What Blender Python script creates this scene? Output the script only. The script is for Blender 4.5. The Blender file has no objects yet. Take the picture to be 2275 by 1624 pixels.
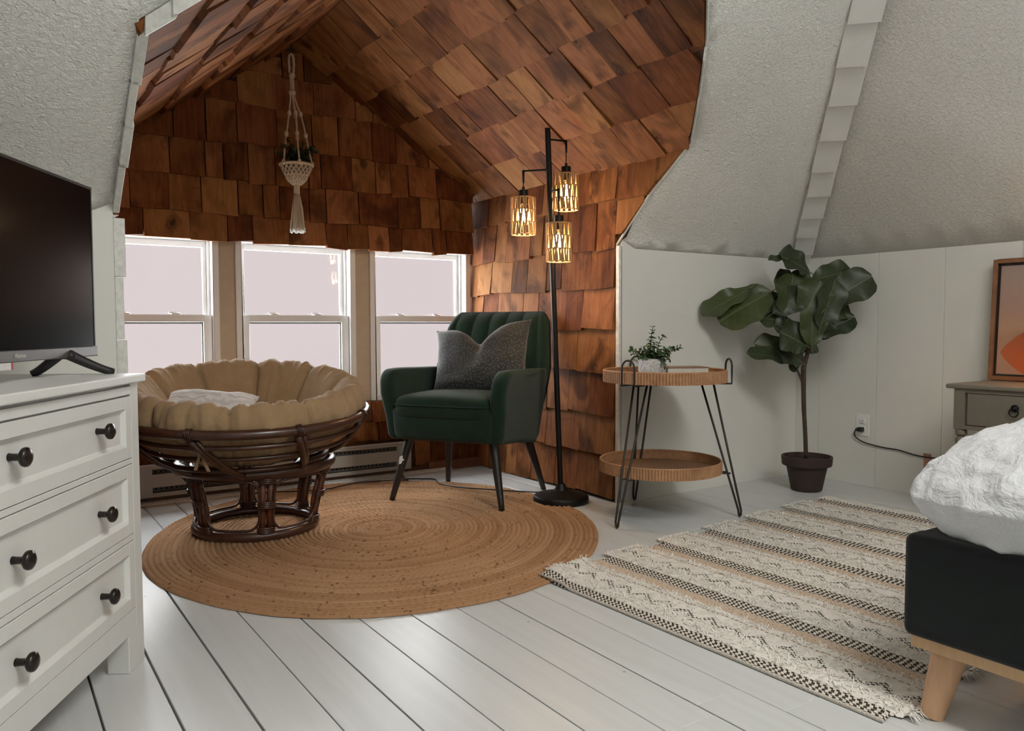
import bpy, bmesh, math, random
from mathutils import Vector, Matrix, noise
random.seed(7)
scene = bpy.context.scene
COL = scene.collection
PI = math.pi

# ------------------------------------------------------------------ camera
FPX = 1746.0911
cam_data = bpy.data.cameras.new('camera')
cam_data.sensor_fit = 'HORIZONTAL'; cam_data.sensor_width = 36.0
cam_data.lens = FPX / 2275.0 * 36.0
cam_data.clip_start = 0.02
cam = bpy.data.objects.new('camera', cam_data); COL.objects.link(cam)
DY = Vector((-1174.5, 83.0, -FPX)).normalized()      # boards direction in camera space
DX = Vector((2602.5, 94.0, -FPX)).normalized()
DZ = DX.cross(DY).normalized(); DX = DY.cross(DZ).normalized()
M3 = Matrix((DX, DY, DZ))
cam.matrix_world = Matrix.Translation((0, 0, 0.8)) @ M3.to_4x4()
scene.camera = cam

# ------------------------------------------------------------------ light
scene.view_settings.view_transform = 'Standard'
scene.view_settings.look = 'None'
scene.view_settings.gamma = 1.0
scene.view_settings.use_curve_mapping = False
scene.view_settings.exposure = 0.0
world = bpy.data.worlds.new('overcast_sky'); scene.world = world
world.use_nodes = True
bgn = world.node_tree.nodes['Background']
bgn.inputs[0].default_value = (0.72, 0.63, 0.64, 1); bgn.inputs[1].default_value = 1.0

def sun(name, direction, strength, angle, col):
    l = bpy.data.lights.new(name, 'SUN'); l.energy = strength; l.angle = math.radians(angle); l.color = col
    o = bpy.data.objects.new(name, l); COL.objects.link(o)
    o.rotation_euler = Vector(direction).to_track_quat('-Z', 'Y').to_euler(); o.location = (1.3, 8, 5)
    return o
def area(name, loc, direction, sx, sy, power, col):
    l = bpy.data.lights.new(name, 'AREA'); l.shape = 'RECTANGLE'; l.size = sx; l.size_y = sy
    l.energy = power; l.color = col
    o = bpy.data.objects.new(name, l); COL.objects.link(o); o.location = loc
    o.rotation_euler = Vector(direction).to_track_quat('-Z', 'Z').to_euler()
    return o
sun('bright_overcast_daylight', (0.02, -1, 0.45), 42.0, 165, (0.95, 0.98, 1.0))
area('overhead_fill_light', (1.12, -1.0, 2.975), (0, 0, -1), 0.5, 2.3, 90, (1.0, 0.99, 0.96))  # added fill light under the closed flat ceiling, there is no roof window

# ------------------------------------------------------------------ helpers
def tag(o, label=None, cat=None, group=None, kind=None):
    if label: o['label'] = label
    if cat: o['category'] = cat
    if group: o['group'] = group
    if kind: o['kind'] = kind
    return o
def thing(name, label, cat, loc=(0, 0, 0), rz=0.0, group=None, kind=None):
    o = bpy.data.objects.new(name, None); COL.objects.link(o)
    o.location = loc; o.rotation_euler = (0, 0, rz); o.empty_display_size = 0.1
    return tag(o, label, cat, group, kind)

class MB:
    def __init__(s): s.v = []; s.f = []; s.m = None
    def add(s, vs, fs):
        b = len(s.v); s.g = getattr(s, 'g', []) + [(b, len(s.f), len(vs), len(fs))]
        s.v += [tuple(s.m @ Vector(p)) for p in vs] if s.m else [tuple(p) for p in vs]
        s.f += [tuple(i + b for i in f) for f in fs]; return s
    def hexa(s, p):   # bottom 4 (ccw), top 4
        return s.add(p, [(3, 2, 1, 0), (4, 5, 6, 7), (0, 1, 5, 4), (1, 2, 6, 5), (2, 3, 7, 6), (3, 0, 4, 7)])
    def box(s, x0, x1, y0, y1, z0, z1):
        return s.hexa([(x0, y0, z0), (x1, y0, z0), (x1, y1, z0), (x0, y1, z0), (x0, y0, z1), (x1, y0, z1), (x1, y1, z1), (x0, y1, z1)])
    def grid(s, fn, nu, nv, cu=False, cv=False):
        mu = nu if cu else nu + 1; mv = nv if cv else nv + 1
        vs = [fn(i / nu, j / nv) for j in range(mv) for i in range(mu)]
        fs = []
        for j in range(nv):
            for i in range(nu):
                a = j * mu + i; b = j * mu + (i + 1) % mu
                c = ((j + 1) % mv) * mu + (i + 1) % mu; d = ((j + 1) % mv) * mu + i
                fs.append((a, b, c, d))
        return s.add(vs, fs)
    def tube(s, pts, r, seg=8, closed=False, caps=True):
        pts = [Vector(p) for p in pts]; n = len(pts)
        rr = r if isinstance(r, (list, tuple)) else [r] * n
        tan = []
        for i in range(n):
            if closed: t = pts[(i + 1) % n] - pts[i - 1]
            else: t = pts[min(i + 1, n - 1)] - pts[max(i - 1, 0)]
            tan.append(t.normalized() if t.length > 1e-9 else Vector((0, 0, 1)))
        a = Vector((0, 0, 1)) if abs(tan[0].z) < 0.9 else Vector((1, 0, 0))
        nrm = (a - tan[0] * a.dot(tan[0])).normalized()
        vs = []
        for i in range(n):
            nrm = (nrm - tan[i] * nrm.dot(tan[i])).normalized()
            bn = tan[i].cross(nrm)
            for k in range(seg):
                q = 2 * PI * k / seg
                vs.append(pts[i] + (nrm * math.cos(q) + bn * math.sin(q)) * rr[i])
        fs = []
        for i in range(n if closed else n - 1):
            j = (i + 1) % n
            for k in range(seg):
                k2 = (k + 1) % seg
                fs.append((i * seg + k, i * seg + k2, j * seg + k2, j * seg + k))
        if caps and not closed:
            fs.append(tuple(range(seg - 1, -1, -1))); fs.append(tuple((n - 1) * seg + k for k in range(seg)))
        return s.add(vs, fs)
    def lathe(s, prof, seg=24, c=(0, 0, 0), cap=True):
        vs = []; fs = []; n = len(prof)
        for (r, z) in prof:
            for k in range(seg):
                q = 2 * PI * k / seg
                vs.append((c[0] + r * math.cos(q), c[1] + r * math.sin(q), c[2] + z))
        for i in range(n - 1):
            for k in range(seg):
                k2 = (k + 1) % seg
                fs.append((i * seg + k, i * seg + k2, (i + 1) * seg + k2, (i + 1) * seg + k))
        if cap:
            fs.append(tuple(range(seg - 1, -1, -1))); fs.append(tuple((n - 1) * seg + k for k in range(seg)))
        return s.add(vs, fs)
    def prism(s, poly, axis, a, b):   # poly 2D list; extruded along axis 'x','y','z'
        def P(u, w, t): return {'x': (t, u, w), 'y': (u, t, w), 'z': (u, w, t)}[axis]
        n = len(poly)
        vs = [P(u, w, a) for u, w in poly] + [P(u, w, b) for u, w in poly]
        fs = [tuple(range(n - 1, -1, -1)), tuple(range(n, 2 * n))] + [(i, (i + 1) % n, n + (i + 1) % n, n + i) for i in range(n)]
        return s.add(vs, fs)
    def superell(s, c, h, e1=0.3, e2=0.3, nu=32, nv=16, warp=None):
        def sp(w, e): return math.copysign(abs(w) ** e, w)
        def fn(u, v):
            a = 2 * PI * u; b = -PI / 2 + PI * v
            p = Vector((h[0] * sp(math.cos(b), e1) * sp(math.cos(a), e2), h[1] * sp(math.cos(b), e1) * sp(math.sin(a), e2), h[2] * sp(math.sin(b), e1)))
            if warp: p = warp(p)
            return (c[0] + p[0], c[1] + p[1], c[2] + p[2])
        return s.grid(fn, nu, nv, cu=True)
    def each(s, name, mat, parent=None, **kw):   # every added piece becomes an object of its own
        out = []
        for (b, fb, nv, nf) in s.g:
            m = MB(); m.v = s.v[b:b + nv]; m.f = [tuple(i - b for i in f) for f in s.f[fb:fb + nf]]; out.append(m.build(name, mat, parent, **kw))
        return out
    def build(s, name, mat, parent=None, smooth=False, bevel=0, bseg=2, sub=0, fix=True):
        me = bpy.data.meshes.new(name); me.from_pydata(s.v, [], s.f); me.update()
        if fix:
            bm = bmesh.new(); bm.from_mesh(me); bmesh.ops.remove_doubles(bm, verts=bm.verts, dist=1e-6)
            bmesh.ops.recalc_face_normals(bm, faces=bm.faces); bm.to_mesh(me); bm.free()
        if smooth:
            me.polygons.foreach_set('use_smooth', [True] * len(me.polygons))
        me.materials.append(mat)
        o = bpy.data.objects.new(name, me); COL.objects.link(o)
        if parent: o.parent = parent
        if bevel:
            b = o.modifiers.new('bevel', 'BEVEL'); b.width = bevel; b.segments = bseg; b.limit_method = 'ANGLE'; b.angle_limit = math.radians(35)
            if smooth:
                o.modifiers.new('wn', 'WEIGHTED_NORMAL')
        if sub:
            m = o.modifiers.new('sub', 'SUBSURF'); m.levels = sub; m.render_levels = sub
        return o

# ------------------------------------------------------------------ materials
class NT:
    def __init__(s, name):
        s.mat = bpy.data.materials.new(name); s.mat.use_nodes = True
        s.t = s.mat.node_tree; s.b = s.t.nodes['Principled BSDF']
    def n(s, typ, **kw):
        x = s.t.nodes.new(typ)
        for k, v in kw.items():
            if k.startswith('i_'):
                key = k[2:]; key = int(key) if key.isdigit() else key.replace('_', ' ')
                x.inputs[key].default_value = v
            else: setattr(x, k, v)
        return x
    def l(s, a, ao, b, bi):
        s.t.links.new(a.outputs[ao], b.inputs[bi]); return b
    def ramp(s, stops, interp='LINEAR'):
        r = s.n('ShaderNodeValToRGB'); e = r.color_ramp.elements; r.color_ramp.interpolation = interp
        while len(e) < len(stops): e.new(0.5)
        for i, (p, c) in enumerate(stops):
            e[i].position = p; e[i].color = (c, c, c, 1) if isinstance(c, (int, float)) else (*c, 1)
        return r
    def math(s, op, a=None, b=None, av=0.0, bv=0.0):
        m = s.n('ShaderNodeMath', operation=op); m.inputs[0].default_value = av; m.inputs[1].default_value = bv
        if a: s.t.links.new(a, m.inputs[0])
        if b: s.t.links.new(b, m.inputs[1])
        return m.outputs[0]
    def coords(s, kind='Object', scale=(1, 1, 1)):
        tc = s.n('ShaderNodeTexCoord'); mp = s.n('ShaderNodeMapping'); mp.inputs['Scale'].default_value = scale
        s.l(tc, kind, mp, 0); return mp
    def noise(s, vec, scale, detail=4, rough=0.55, dist=0.0):
        x = s.n('ShaderNodeTexNoise'); x.inputs['Scale'].default_value = scale; x.inputs['Detail'].default_value = detail
        x.inputs['Roughness'].default_value = rough; x.inputs['Distortion'].default_value = dist
        if vec: s.l(vec, 0, x, 'Vector')
        return x
    def bump(s, out, strength, dist=0.01):
        b = s.n('ShaderNodeBump'); b.inputs['Strength'].default_value = strength; b.inputs['Distance'].default_value = dist
        s.t.links.new(out, b.inputs['Height']); s.l(b, 0, s.b, 'Normal'); return b
    def mix(s, fac, a, b, blend='MIX'):
        m = s.n('ShaderNodeMix', data_type='RGBA', blend_type=blend)
        for inp, v in ((m.inputs[0], fac), (m.inputs[6], a), (m.inputs[7], b)):
            if isinstance(v, (int, float)): inp.default_value = v
            elif isinstance(v, tuple): inp.default_value = (*v, 1)
            else: s.t.links.new(v, inp)
        return m.outputs[2]

def plain(name, col, rough=0.5, metal=0.0, noise_amt=0.12, nscale=30, bump=0.0, bscale=200, emit=None, estr=0, spec=0.5, sheen=0.0):
    t = NT(name); mp = t.coords()
    nz = t.noise(mp, nscale, 4)
    r = t.ramp([(0.25, 1 - noise_amt), (0.75, 1 + noise_amt * 0.5)]); t.l(nz, 0, r, 0)
    c = t.mix(1.0, col, r.outputs[0], 'MULTIPLY')
    t.t.links.new(c, t.b.inputs['Base Color'])
    t.b.inputs['Roughness'].default_value = rough; t.b.inputs['Metallic'].default_value = metal
    t.b.inputs['Specular IOR Level'].default_value = spec
    if sheen:
        t.b.inputs['Sheen Weight'].default_value = sheen
    if bump:
        b = t.noise(mp, bscale, 3); t.bump(b.outputs[0], bump, 0.004)
    if emit:
        t.b.inputs['Emission Color'].default_value = (*emit, 1); t.b.inputs['Emission Strength'].default_value = estr
    return t.mat

def shingle_material(name, cols, grain=(55, 55, 2.2), knots=True, rough=0.72, bumpk=0.35):
    t = NT(name)
    oi = t.n('ShaderNodeObjectInfo'); tc = t.n('ShaderNodeTexCoord')
    cmb = t.n('ShaderNodeCombineXYZ')
    for i, k in enumerate((37.0, 11.0, 53.0)):
        v = t.math('MULTIPLY', oi.outputs['Random'], None, 0, k); t.t.links.new(v, cmb.inputs[i])
    ad = t.n('ShaderNodeVectorMath', operation='ADD'); t.l(tc, 'Object', ad, 0); t.l(cmb, 0, ad, 1)
    # knots
    vk = t.n('ShaderNodeMapping'); vk.inputs['Scale'].default_value = (8.5, 8.5, 5.5); t.l(ad, 0, vk, 0)
    wob = t.noise(vk, 2.5, 2); wv = t.n('ShaderNodeVectorMath', operation='SCALE'); t.l(wob, 1, wv, 0); wv.inputs['Scale'].default_value = 0.55
    vk2 = t.n('ShaderNodeVectorMath', operation='ADD'); t.l(vk, 0, vk2, 0); t.l(wv, 0, vk2, 1)
    vor = t.n('ShaderNodeTexVoronoi'); vor.inputs['Scale'].default_value = 1.0; t.l(vk2, 0, vor, 'Vector')
    near = t.ramp([(0.02, 1.0), (0.26, 0.0)]); t.l(vor, 'Distance', near, 0)
    # grain bends round the knots
    push = t.n('ShaderNodeVectorMath', operation='SCALE'); t.l(near, 0, push, 0); push.inputs['Scale'].default_value = 0.05
    ad2 = t.n('ShaderNodeVectorMath', operation='ADD'); t.l(ad, 0, ad2, 0); t.l(push, 0, ad2, 1)
    gm = t.n('ShaderNodeMapping'); gm.inputs['Scale'].default_value = grain; t.l(ad2, 0, gm, 0)
    g1 = t.noise(gm, 1.0, 6, 0.6, 0.6)
    gm2 = t.n('ShaderNodeMapping'); gm2.inputs['Scale'].default_value = (grain[0] * .12, grain[1] * .12, grain[2] * 2.2); t.l(ad2, 0, gm2, 0)
    g2 = t.noise(gm2, 1.0, 3, 0.5, 0.4)
    s = t.math('MULTIPLY', g1.outputs[0], None, 0, 0.55); s2 = t.math('MULTIPLY', g2.outputs[0], None, 0, 0.55)
    s3 = t.math('ADD', s, s2); rv = t.math('MULTIPLY_ADD', oi.outputs['Random'], None, 0, 0.42)
    t.t.nodes[-1].inputs[2].default_value = -0.24
    s4 = t.math('ADD', s3, rv)
    cr = t.ramp([(0.18, cols[0]), (0.45, cols[1]), (0.8, cols[2])]); t.t.links.new(s4, cr.inputs[0])
    hs = t.n('ShaderNodeHueSaturation'); h = t.math('MULTIPLY_ADD', oi.outputs['Random'], None, 0, 3.7)
    hf = t.math('FRACT', h); hv = t.math('MULTIPLY_ADD', hf, None, 0, 0.012); t.t.nodes[-1].inputs[2].default_value = 0.492
    t.t.links.new(hv, hs.inputs['Hue']); t.l(cr, 0, hs, 'Color')
    col = hs.outputs[0]
    if knots:
        kf = t.ramp([(0.0, 0.9), (0.08, 0.8), (0.13, 0.35), (0.17, 0.55), (0.34, 0.0)]); t.l(vor, 'Distance', kf, 0)
        # only some cells carry a knot
        sel = t.ramp([(0.60, 0.0), (0.68, 1.0)]); t.l(vor, 'Color', sel, 0)
        kk = t.math('MULTIPLY', kf.outputs[0], sel.outputs[0])
        col = t.mix(kk, col, tuple(c * 0.35 for c in cols[0]))
        stain = t.ramp([(0.50, 0.0), (0.70, 0.7)]); st = t.noise(gm2, 0.8, 3, 0.5, 1.2); t.l(st, 0, stain, 0)
        col = t.mix(stain.outputs[0], col, tuple(c * 0.55 for c in cols[0]))
    t.t.links.new(col, t.b.inputs['Base Color']); t.b.inputs['Roughness'].default_value = rough
    t.b.inputs['Specular IOR Level'].default_value = 0.12
    t.bump(g1.outputs[0], bumpk, 0.003)
    return t.mat

def stucco_material():
    t = NT('painted_stucco'); mp = t.coords()
    a = t.noise(mp, 62, 4, 0.6, 0.9); b = t.noise(mp, 190, 3, 0.5); c = t.noise(mp, 2.2, 2)
    h = t.math('MULTIPLY_ADD', b.outputs[0], None, 0, 0.35); t.t.links.new(a.outputs[0], t.t.nodes[-1].inputs[2])
    r = t.ramp([(0.3, (0.80, 0.805, 0.765)), (0.7, (0.87, 0.87, 0.83))]); t.l(c, 0, r, 0)
    t.l(r, 0, t.b, 'Base Color'); t.b.inputs['Roughness'].default_value = 0.85
    t.bump(h, 0.8, 0.015); return t.mat

def floor_material():
    t = NT('white_floor_paint'); oi = t.n('ShaderNodeObjectInfo'); tc = t.n('ShaderNodeTexCoord')
    cmb = t.n('ShaderNodeCombineXYZ'); v = t.math('MULTIPLY', oi.outputs['Random'], None, 0, 31.0)
    t.t.links.new(v, cmb.inputs[0]); t.t.links.new(v, cmb.inputs[1])
    ad = t.n('ShaderNodeVectorMath', operation='ADD'); t.l(tc, 'Object', ad, 0); t.l(cmb, 0, ad, 1)
    gm = t.n('ShaderNodeMapping'); gm.inputs['Scale'].default_value = (30, 1.6, 30); t.l(ad, 0, gm, 0)
    g = t.noise(gm, 1, 5, 0.6, 0.5)
    r = t.ramp([(0.3, (0.52, 0.532, 0.522)), (0.7, (0.575, 0.585, 0.572))]); t.l(g, 0, r, 0)
    sp = t.n('ShaderNodeTexVoronoi'); sp.inputs['Scale'].default_value = 9.0; t.l(ad, 0, sp, 'Vector')
    spr = t.ramp([(0.028, 0.8), (0.04, 0.0)]); t.l(sp, 'Distance', spr, 0)
    col = t.mix(spr.outputs[0], r.outputs[0], (0.22, 0.18, 0.14))
    t.t.links.new(col, t.b.inputs['Base Color'])
    t.b.inputs['Roughness'].default_value = 0.32
    t.bump(g.outputs[0], 0.12, 0.003); return t.mat

def fabric_material(name, col, col2, scale=260, rough=0.9, bump=0.4, sheen=0.3, wr=0.0, wrs=9):
    t = NT(name); mp = t.coords()
    a = t.noise(mp, scale, 2); b = t.noise(mp, 14, 3)
    r = t.ramp([(0.3, col), (0.7, col2)]); s = t.math('MULTIPLY_ADD', a.outputs[0], None, 0, 0.6)
    t.t.nodes[-1].inputs[2].default_value = 0.0
    s2 = t.math('MULTIPLY_ADD', b.outputs[0], None, 0, 0.4); t.t.links.new(s, t.t.nodes[-1].inputs[2])
    t.t.links.new(s2, r.inputs[0]); t.l(r, 0, t.b, 'Base Color'); t.b.inputs['Roughness'].default_value = rough
    t.b.inputs['Sheen Weight'].default_value = sheen; t.b.inputs['Specular IOR Level'].default_value = 0.2
    h = a.outputs[0]
    if wr:
        w = t.noise(mp, wrs, 4, 0.6, 1.5); h = t.math('MULTIPLY_ADD', w.outputs[0], None, 0, wr); t.t.links.new(a.outputs[0], t.t.nodes[-1].inputs[2])
    t.bump(h, bump, 0.006); return t.mat

M = {}
WC = [(0.055, 0.0155, 0.0045), (0.165, 0.058, 0.0165), (0.32, 0.14, 0.050)]
M['shingle'] = shingle_material('cedar_shingle', WC)
M['backing'] = plain('dark_shingle_backing', (0.055, 0.024, 0.012), 0.9)
M['stucco'] = stucco_material()
M['wallpaint'] = plain('white_wall_paint', (0.68, 0.677, 0.63), 0.6, noise_amt=0.05, nscale=3, bump=0.08, bscale=90)
M['floor'] = floor_material()
M['subfloor'] = plain('dark_gap', (0.06, 0.035, 0.02), 0.9)
M['trimwhite'] = plain('white_trim_paint', (0.74, 0.745, 0.72), 0.45, noise_amt=0.06, nscale=12)
M['oldwhite'] = plain('chipped_white_paint', (0.70, 0.70, 0.66), 0.6, noise_amt=0.2, nscale=60, bump=0.3, bscale=60)
M['vinyl'] = plain('white_vinyl', (0.74, 0.74, 0.73), 0.35, noise_amt=0.03)
M['gasket'] = plain('dark_gasket', (.12, .13, .12), .5)
M['mullion'] = plain('tan_painted_board', (0.50, 0.40, 0.29), 0.6, noise_amt=0.1, nscale=20)

# ------------------------------------------------------------------ room measures
YK, YB, XL, XR, XW = 2.66, 3.95, 0.335, 2.375, 3.64     # knee wall, window wall, alcove left/right, right wall
ZK, SL = 1.15, 0.822                                     # knee wall height, slope of the main ceiling
EAVE_R, EAVE_L = Vector((2.375, 0, 1.535)), Vector((0.335, 0, 1.545)); RIDGE = Vector((1.305, 0, 2.195))
XLEFT, YREAR, ZTOP = -1.4, -2.3, 3.0
def lerp_list(x, pts):
    pts = sorted(pts)
    if x <= pts[0][0]: return pts[0][1]
    for (a, b), (c, d) in zip(pts, pts[1:]):
        if x <= c: return b + (d - b) * (x - a) / (c - a)
    return pts[-1][1]
RIM_R = [(2.375, 2.70, 1.15), (2.38, 2.485, 1.357), (2.38, 2.247, 1.532), (2.20, 2.036, 1.645), (2.033, 1.851, 1.751), (1.92, 1.745, 1.822), (1.305, 1.385, 2.195)]
RIM_L = [(0.335, 2.70, 1.15), (0.335, 2.11, 1.545), (0.40, 2.055, 1.589), (1.305, 1.385, 2.195)]

# ------------------------------------------------------------------ floor
fl = MB().box(XLEFT, XW, YREAR, YK, -0.08, -0.024).box(XL - 0.02, XR + 0.02, YK, YB, -0.08, -0.024).build('floor', M['subfloor'])
tag(fl, 'white painted wide plank floor with dark gaps between boards', 'floor', kind='structure')
PITCH = 0.1315
wide = {1: .005, 2: .0055, 8: .0045, 7: .0032, 4: .0035, 0: .0045, -1: .003, 3: .003, 5: .0025, 6: .0022, 10: .002, 12: .002}
for k in range(-12, 27):
    x0 = 0.176 + PITCH * k; x1 = x0 + PITCH
    if x0 >= XW - .01: break
    x0 = max(x0, XLEFT); x1 = min(x1, XW)
    gl = wide.get(k, .0015) * .5; gr = wide.get(k + 1, .0015) * .5
    mid = (x0 + x1) / 2
    yend = YB - .06 if XL < mid < XR else YK
    ys = [YREAR]
    rr = random.Random(100 + k); y = YREAR + rr.uniform(.8, 2.6)
    while y < yend - .4:
        ys.append(y); y += rr.uniform(1.5, 2.6)
    ys.append(yend)
    for a, b in zip(ys, ys[1:]):
        z = rr.uniform(-.0008, .0008)
        hw = (x1 - x0) / 2; hl = (b - a) / 2 - .0006; c = .0012
        mb = MB()
        mb.hexa([(-hw + gl, -hl, -.024), (hw - gr, -hl, -.024), (hw - gr, hl, -.024), (-hw + gl, hl, -.024),
                 (-hw + gl, -hl, -c), (hw - gr, -hl, -c), (hw - gr, hl, -c), (-hw + gl, hl, -c)])
        mb.hexa([(-hw + gl, -hl, -c), (hw - gr, -hl, -c), (hw - gr, hl, -c), (-hw + gl, hl, -c),
                 (-hw + gl + c, -hl + c, 0), (hw - gr - c, -hl + c, 0), (hw - gr - c, hl - c, 0), (-hw + gl + c, hl - c, 0)])
        o = mb.build('floor_board', M['floor'], fl, fix=False); o.location = (mid, (a + b) / 2, z)

# ------------------------------------------------------------------ shingles
def shingle(parent, org, wd, ud, nd, w0, w1, l0, l1, lo=None, hi=None, tb=.022, tt=.005, mat='shingle', rs=random):
    """one tapered shingle; org + wd*w + ud*l + nd*t; lo(l), hi(l) clip its sides"""
    n = 4 if (lo or hi) else 1
    rows = []
    skew = rs.uniform(-.006, .006)
    for i in range(n + 1):
        l = l0 + (l1 - l0) * i / n
        a = w0 if not lo else max(w0, lo(l)); b = w1 if not hi else min(w1, hi(l))
        if b - a < .004: 
            if rows: break
            continue
        t = tb + (tt - tb) * i / n
        dl = skew if i == 0 else 0
        rows.append((a, b, l, t, dl))
    if len(rows) < 2: return None
    wc = sum(r[0] + r[1] for r in rows) / (2 * len(rows))
    vs = []
    for (a, b, l, t, dl) in rows:
        vs += [(a - wc, 0, l - l0 - dl), (b - wc, 0, l - l0 + dl), (b - wc, t, l - l0 + dl), (a - wc, t, l - l0 - dl)]
    fs = []
    for i in range(len(rows) - 1):
        p = 4 * i; q = p + 4
        fs += [(p, p + 1, q + 1, q), (p + 1, p + 2, q + 2, q + 1), (p + 2, p + 3, q + 3, q + 2), (p + 3, p, q, q + 3)]
    fs += [(3, 2, 1, 0), (len(vs) - 4, len(vs) - 3, len(vs) - 2, len(vs) - 1)]
    o = MB().add(vs, fs).build('shingle', M[mat], parent)
    wd, ud, nd = Vector(wd), Vector(ud), Vector(nd)
    m = Matrix((wd, nd, ud)).transposed().to_4x4()
    m.translation = Vector(org) + wd * wc + ud * l0
    o.matrix_world = m
    return o
def course(parent, org, wd, ud, nd, joints, l0, l1, **kw):
    rs = random.Random(int(l0 * 1000) + len(joints) * 7)
    joints = sorted(joints)
    for a, b in zip(joints, joints[1:]):
        g = rs.choice((.001, .0016, .0022, .003, .0042))
        shingle(parent, org, wd, ud, nd, a + g, b - g, l0 + rs.uniform(-.009, .007), l1 + .03, tb=rs.uniform(.018, .031), rs=rs, **kw)
def fill(js, a, b, w=.15, seed=0):
    """extend a list of joints to cover a..b"""
    rs = random.Random(seed); js = sorted(j for j in js if a < j < b); out = [a]
    for j in js + [b]:
        while j - out[-1] > .28:
            out.append(out[-1] + rs.uniform(.09, .21))
            if j - out[-1] < .06: out.pop(); break
        out.append(j)
    return out

# right alcove wall
poly = [(2.682, 0.0), (YB + .06, 0.0), (YB + .06, 1.545), (2.247, 1.545), (2.485, 1.357), (2.682, 1.165)]
wr = MB().prism(poly, 'x', XR, XR + .04).build('wall_alcove_right', M['backing'])
tag(wr, 'cedar shingled side wall of the alcove behind the floor lamp', 'wall', kind='structure')
rimY_wall = lambda z: lerp_list(z, [(0, 2.684), (1.165, 2.684), (1.357, 2.485), (1.545, 2.235)])
WROWS = [(1.365, 1.535, [3.983, 3.742, 3.569, 3.382, 3.232, 3.03, 2.863, 2.669, 2.43]),
         (1.155, 1.365, [3.919, 3.791, 3.664, 3.553, 3.334, 3.224, 3.029, 2.814]),
         (0.978, 1.155, [3.851, 3.712, 3.506, 3.367, 3.198, 3.076, 2.855]),
         (0.785, 0.978, [3.933, 3.804, 3.653, 3.413, 3.272, 3.043, 2.911]),
         (0.592, 0.785, [3.241, 3.123, 2.952]), (0.392, 0.592, [3.336, 3.195, 3.021, 2.86]),
         (0.21, 0.392, [3.39, 3.199, 3.097, 2.937]), (0.012, 0.21, [3.333, 3.127, 2.957])]
for i, (l0, l1, js) in enumerate(WROWS):
    lo = rimY_wall if l1 > 1.15 else None
    a = 2.684 if l1 < 1.2 else 2.2
    course(wr, (XR, 0, 0), (0, 1, 0), (0, 0, 1), (-1, 0, 0), fill(js, a, YB + .04, seed=i), l0, l1 - (.03 if i == 0 else 0), lo=lo)
# left alcove wall (mostly edge-on)
poly = [(2.70, 0.0), (YB + .06, 0.0), (YB + .06, 1.555), (2.11, 1.555), (2.70, 1.15)]
wl = MB().prism(poly, 'x', XL - .04, XL).build('wall_alcove_left', M['backing'])
tag(wl, 'shingled left side wall of the alcove seen edge-on', 'wall', kind='structure')
rimY_wl = lambda z: lerp_list(z, [(0, 2.72), (1.15, 2.72), (1.545, 2.13)])
for i, (l0, l1, js) in enumerate(WROWS):
    course(wl, (XL, 0, 0), (0, 1, 0), (0, 0, 1), (1, 0, 0), fill([], 2.72 if l1 < 1.2 else 2.13, YB + .04, seed=40 + i), l0, l1 - (.03 if i == 0 else 0), lo=rimY_wl)

# alcove roof, two slopes
def roof(name, eave, rim, rows, label, side):
    ud = (RIDGE - eave).normalized(); L = (RIDGE - eave).length
    nd = Vector((0, 1, 0)).cross(ud) if side > 0 else ud.cross(Vector((0, 1, 0)))
    if nd.z > 0: nd = -nd
    wd = Vector((0, 1, 0))
    rimY = [(((Vector((x, 0, z)) - eave).dot(ud)), y) for x, y, z in rim[2 if side > 0 else 1:]]
    f = lambda s: lerp_list(s, rimY)
    mb = MB()
    ns = 10
    def P(s, y, t): v = eave + ud * s - nd * t; return (v.x, y, v.z)
    lo = [P(L * i / ns, f(L * i / ns), 0) for i in range(ns + 1)]; hi = [P(L * i / ns, YB + .06, 0) for i in range(ns + 1)]
    lo2 = [P(L * i / ns, f(L * i / ns), .05) for i in range(ns + 1)]; hi2 = [P(L * i / ns, YB + .06, .05) for i in range(ns + 1)]
    vs = lo + hi + lo2 + hi2; n = ns + 1; fs = []
    for i in range(ns):
        fs += [(i, i + 1, n + i + 1, n + i), (2 * n + i, 3 * n + i, 3 * n + i + 1, 2 * n + i + 1), (i, 2 * n + i, 2 * n + i + 1, i + 1), (n + i, n + i + 1, 3 * n + i + 1, 3 * n + i)]
    fs += [(0, n, 3 * n, 2 * n), (ns, 2 * n + ns, 3 * n + ns, n + ns)]
    ob = mb.add(vs, fs).build(name, M['backing'])
    tag(ob, label, 'ceiling', kind='structure')
    for i, (s0, s1, js) in enumerate(rows):
        js = fill([j for j in js], f(s0) - .02 if f(s0) > f(s1) else f(s1) - .02, YB + .03, seed=60 + i + int(side * 3))
        js = fill(js[1:-1], min(f(s0), f(s1)) - .02, YB + .03, seed=i)
        wds = wd
        course(ob, tuple(eave), tuple(wds), tuple(ud), tuple(nd), js, s0, min(s1, L - .035), lo=lambda s: f(s) + .012)
    return ob
RROWS = [(-.012, .207, [3.87, 3.586, 3.456, 3.232, 3.044, 2.809, 2.546]),
         (.207, .42, [3.688, 3.432, 3.184, 3.006, 2.828, 2.637, 2.498, 2.348]),
         (.42, .624, [3.62, 3.53, 3.239, 3.097, 2.945, 2.656, 2.574, 2.426, 2.265, 2.155, 2.015]),
         (.624, .83, [3.579, 3.39, 3.162, 3.0, 2.836, 2.704, 2.467, 2.318, 2.188, 2.033, 1.916]),
         (.83, 1.04, [3.458, 3.306, 3.139, 2.945, 2.761, 2.503, 2.42, 2.259, 2.096]),
         (1.04, 1.24, [3.7, 3.418, 3.227, 3.082, 2.821])]
roof('ceiling_alcove_right', EAVE_R, RIM_R, RROWS, 'right slope of the cedar shingled alcove ceiling', 1)
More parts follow.
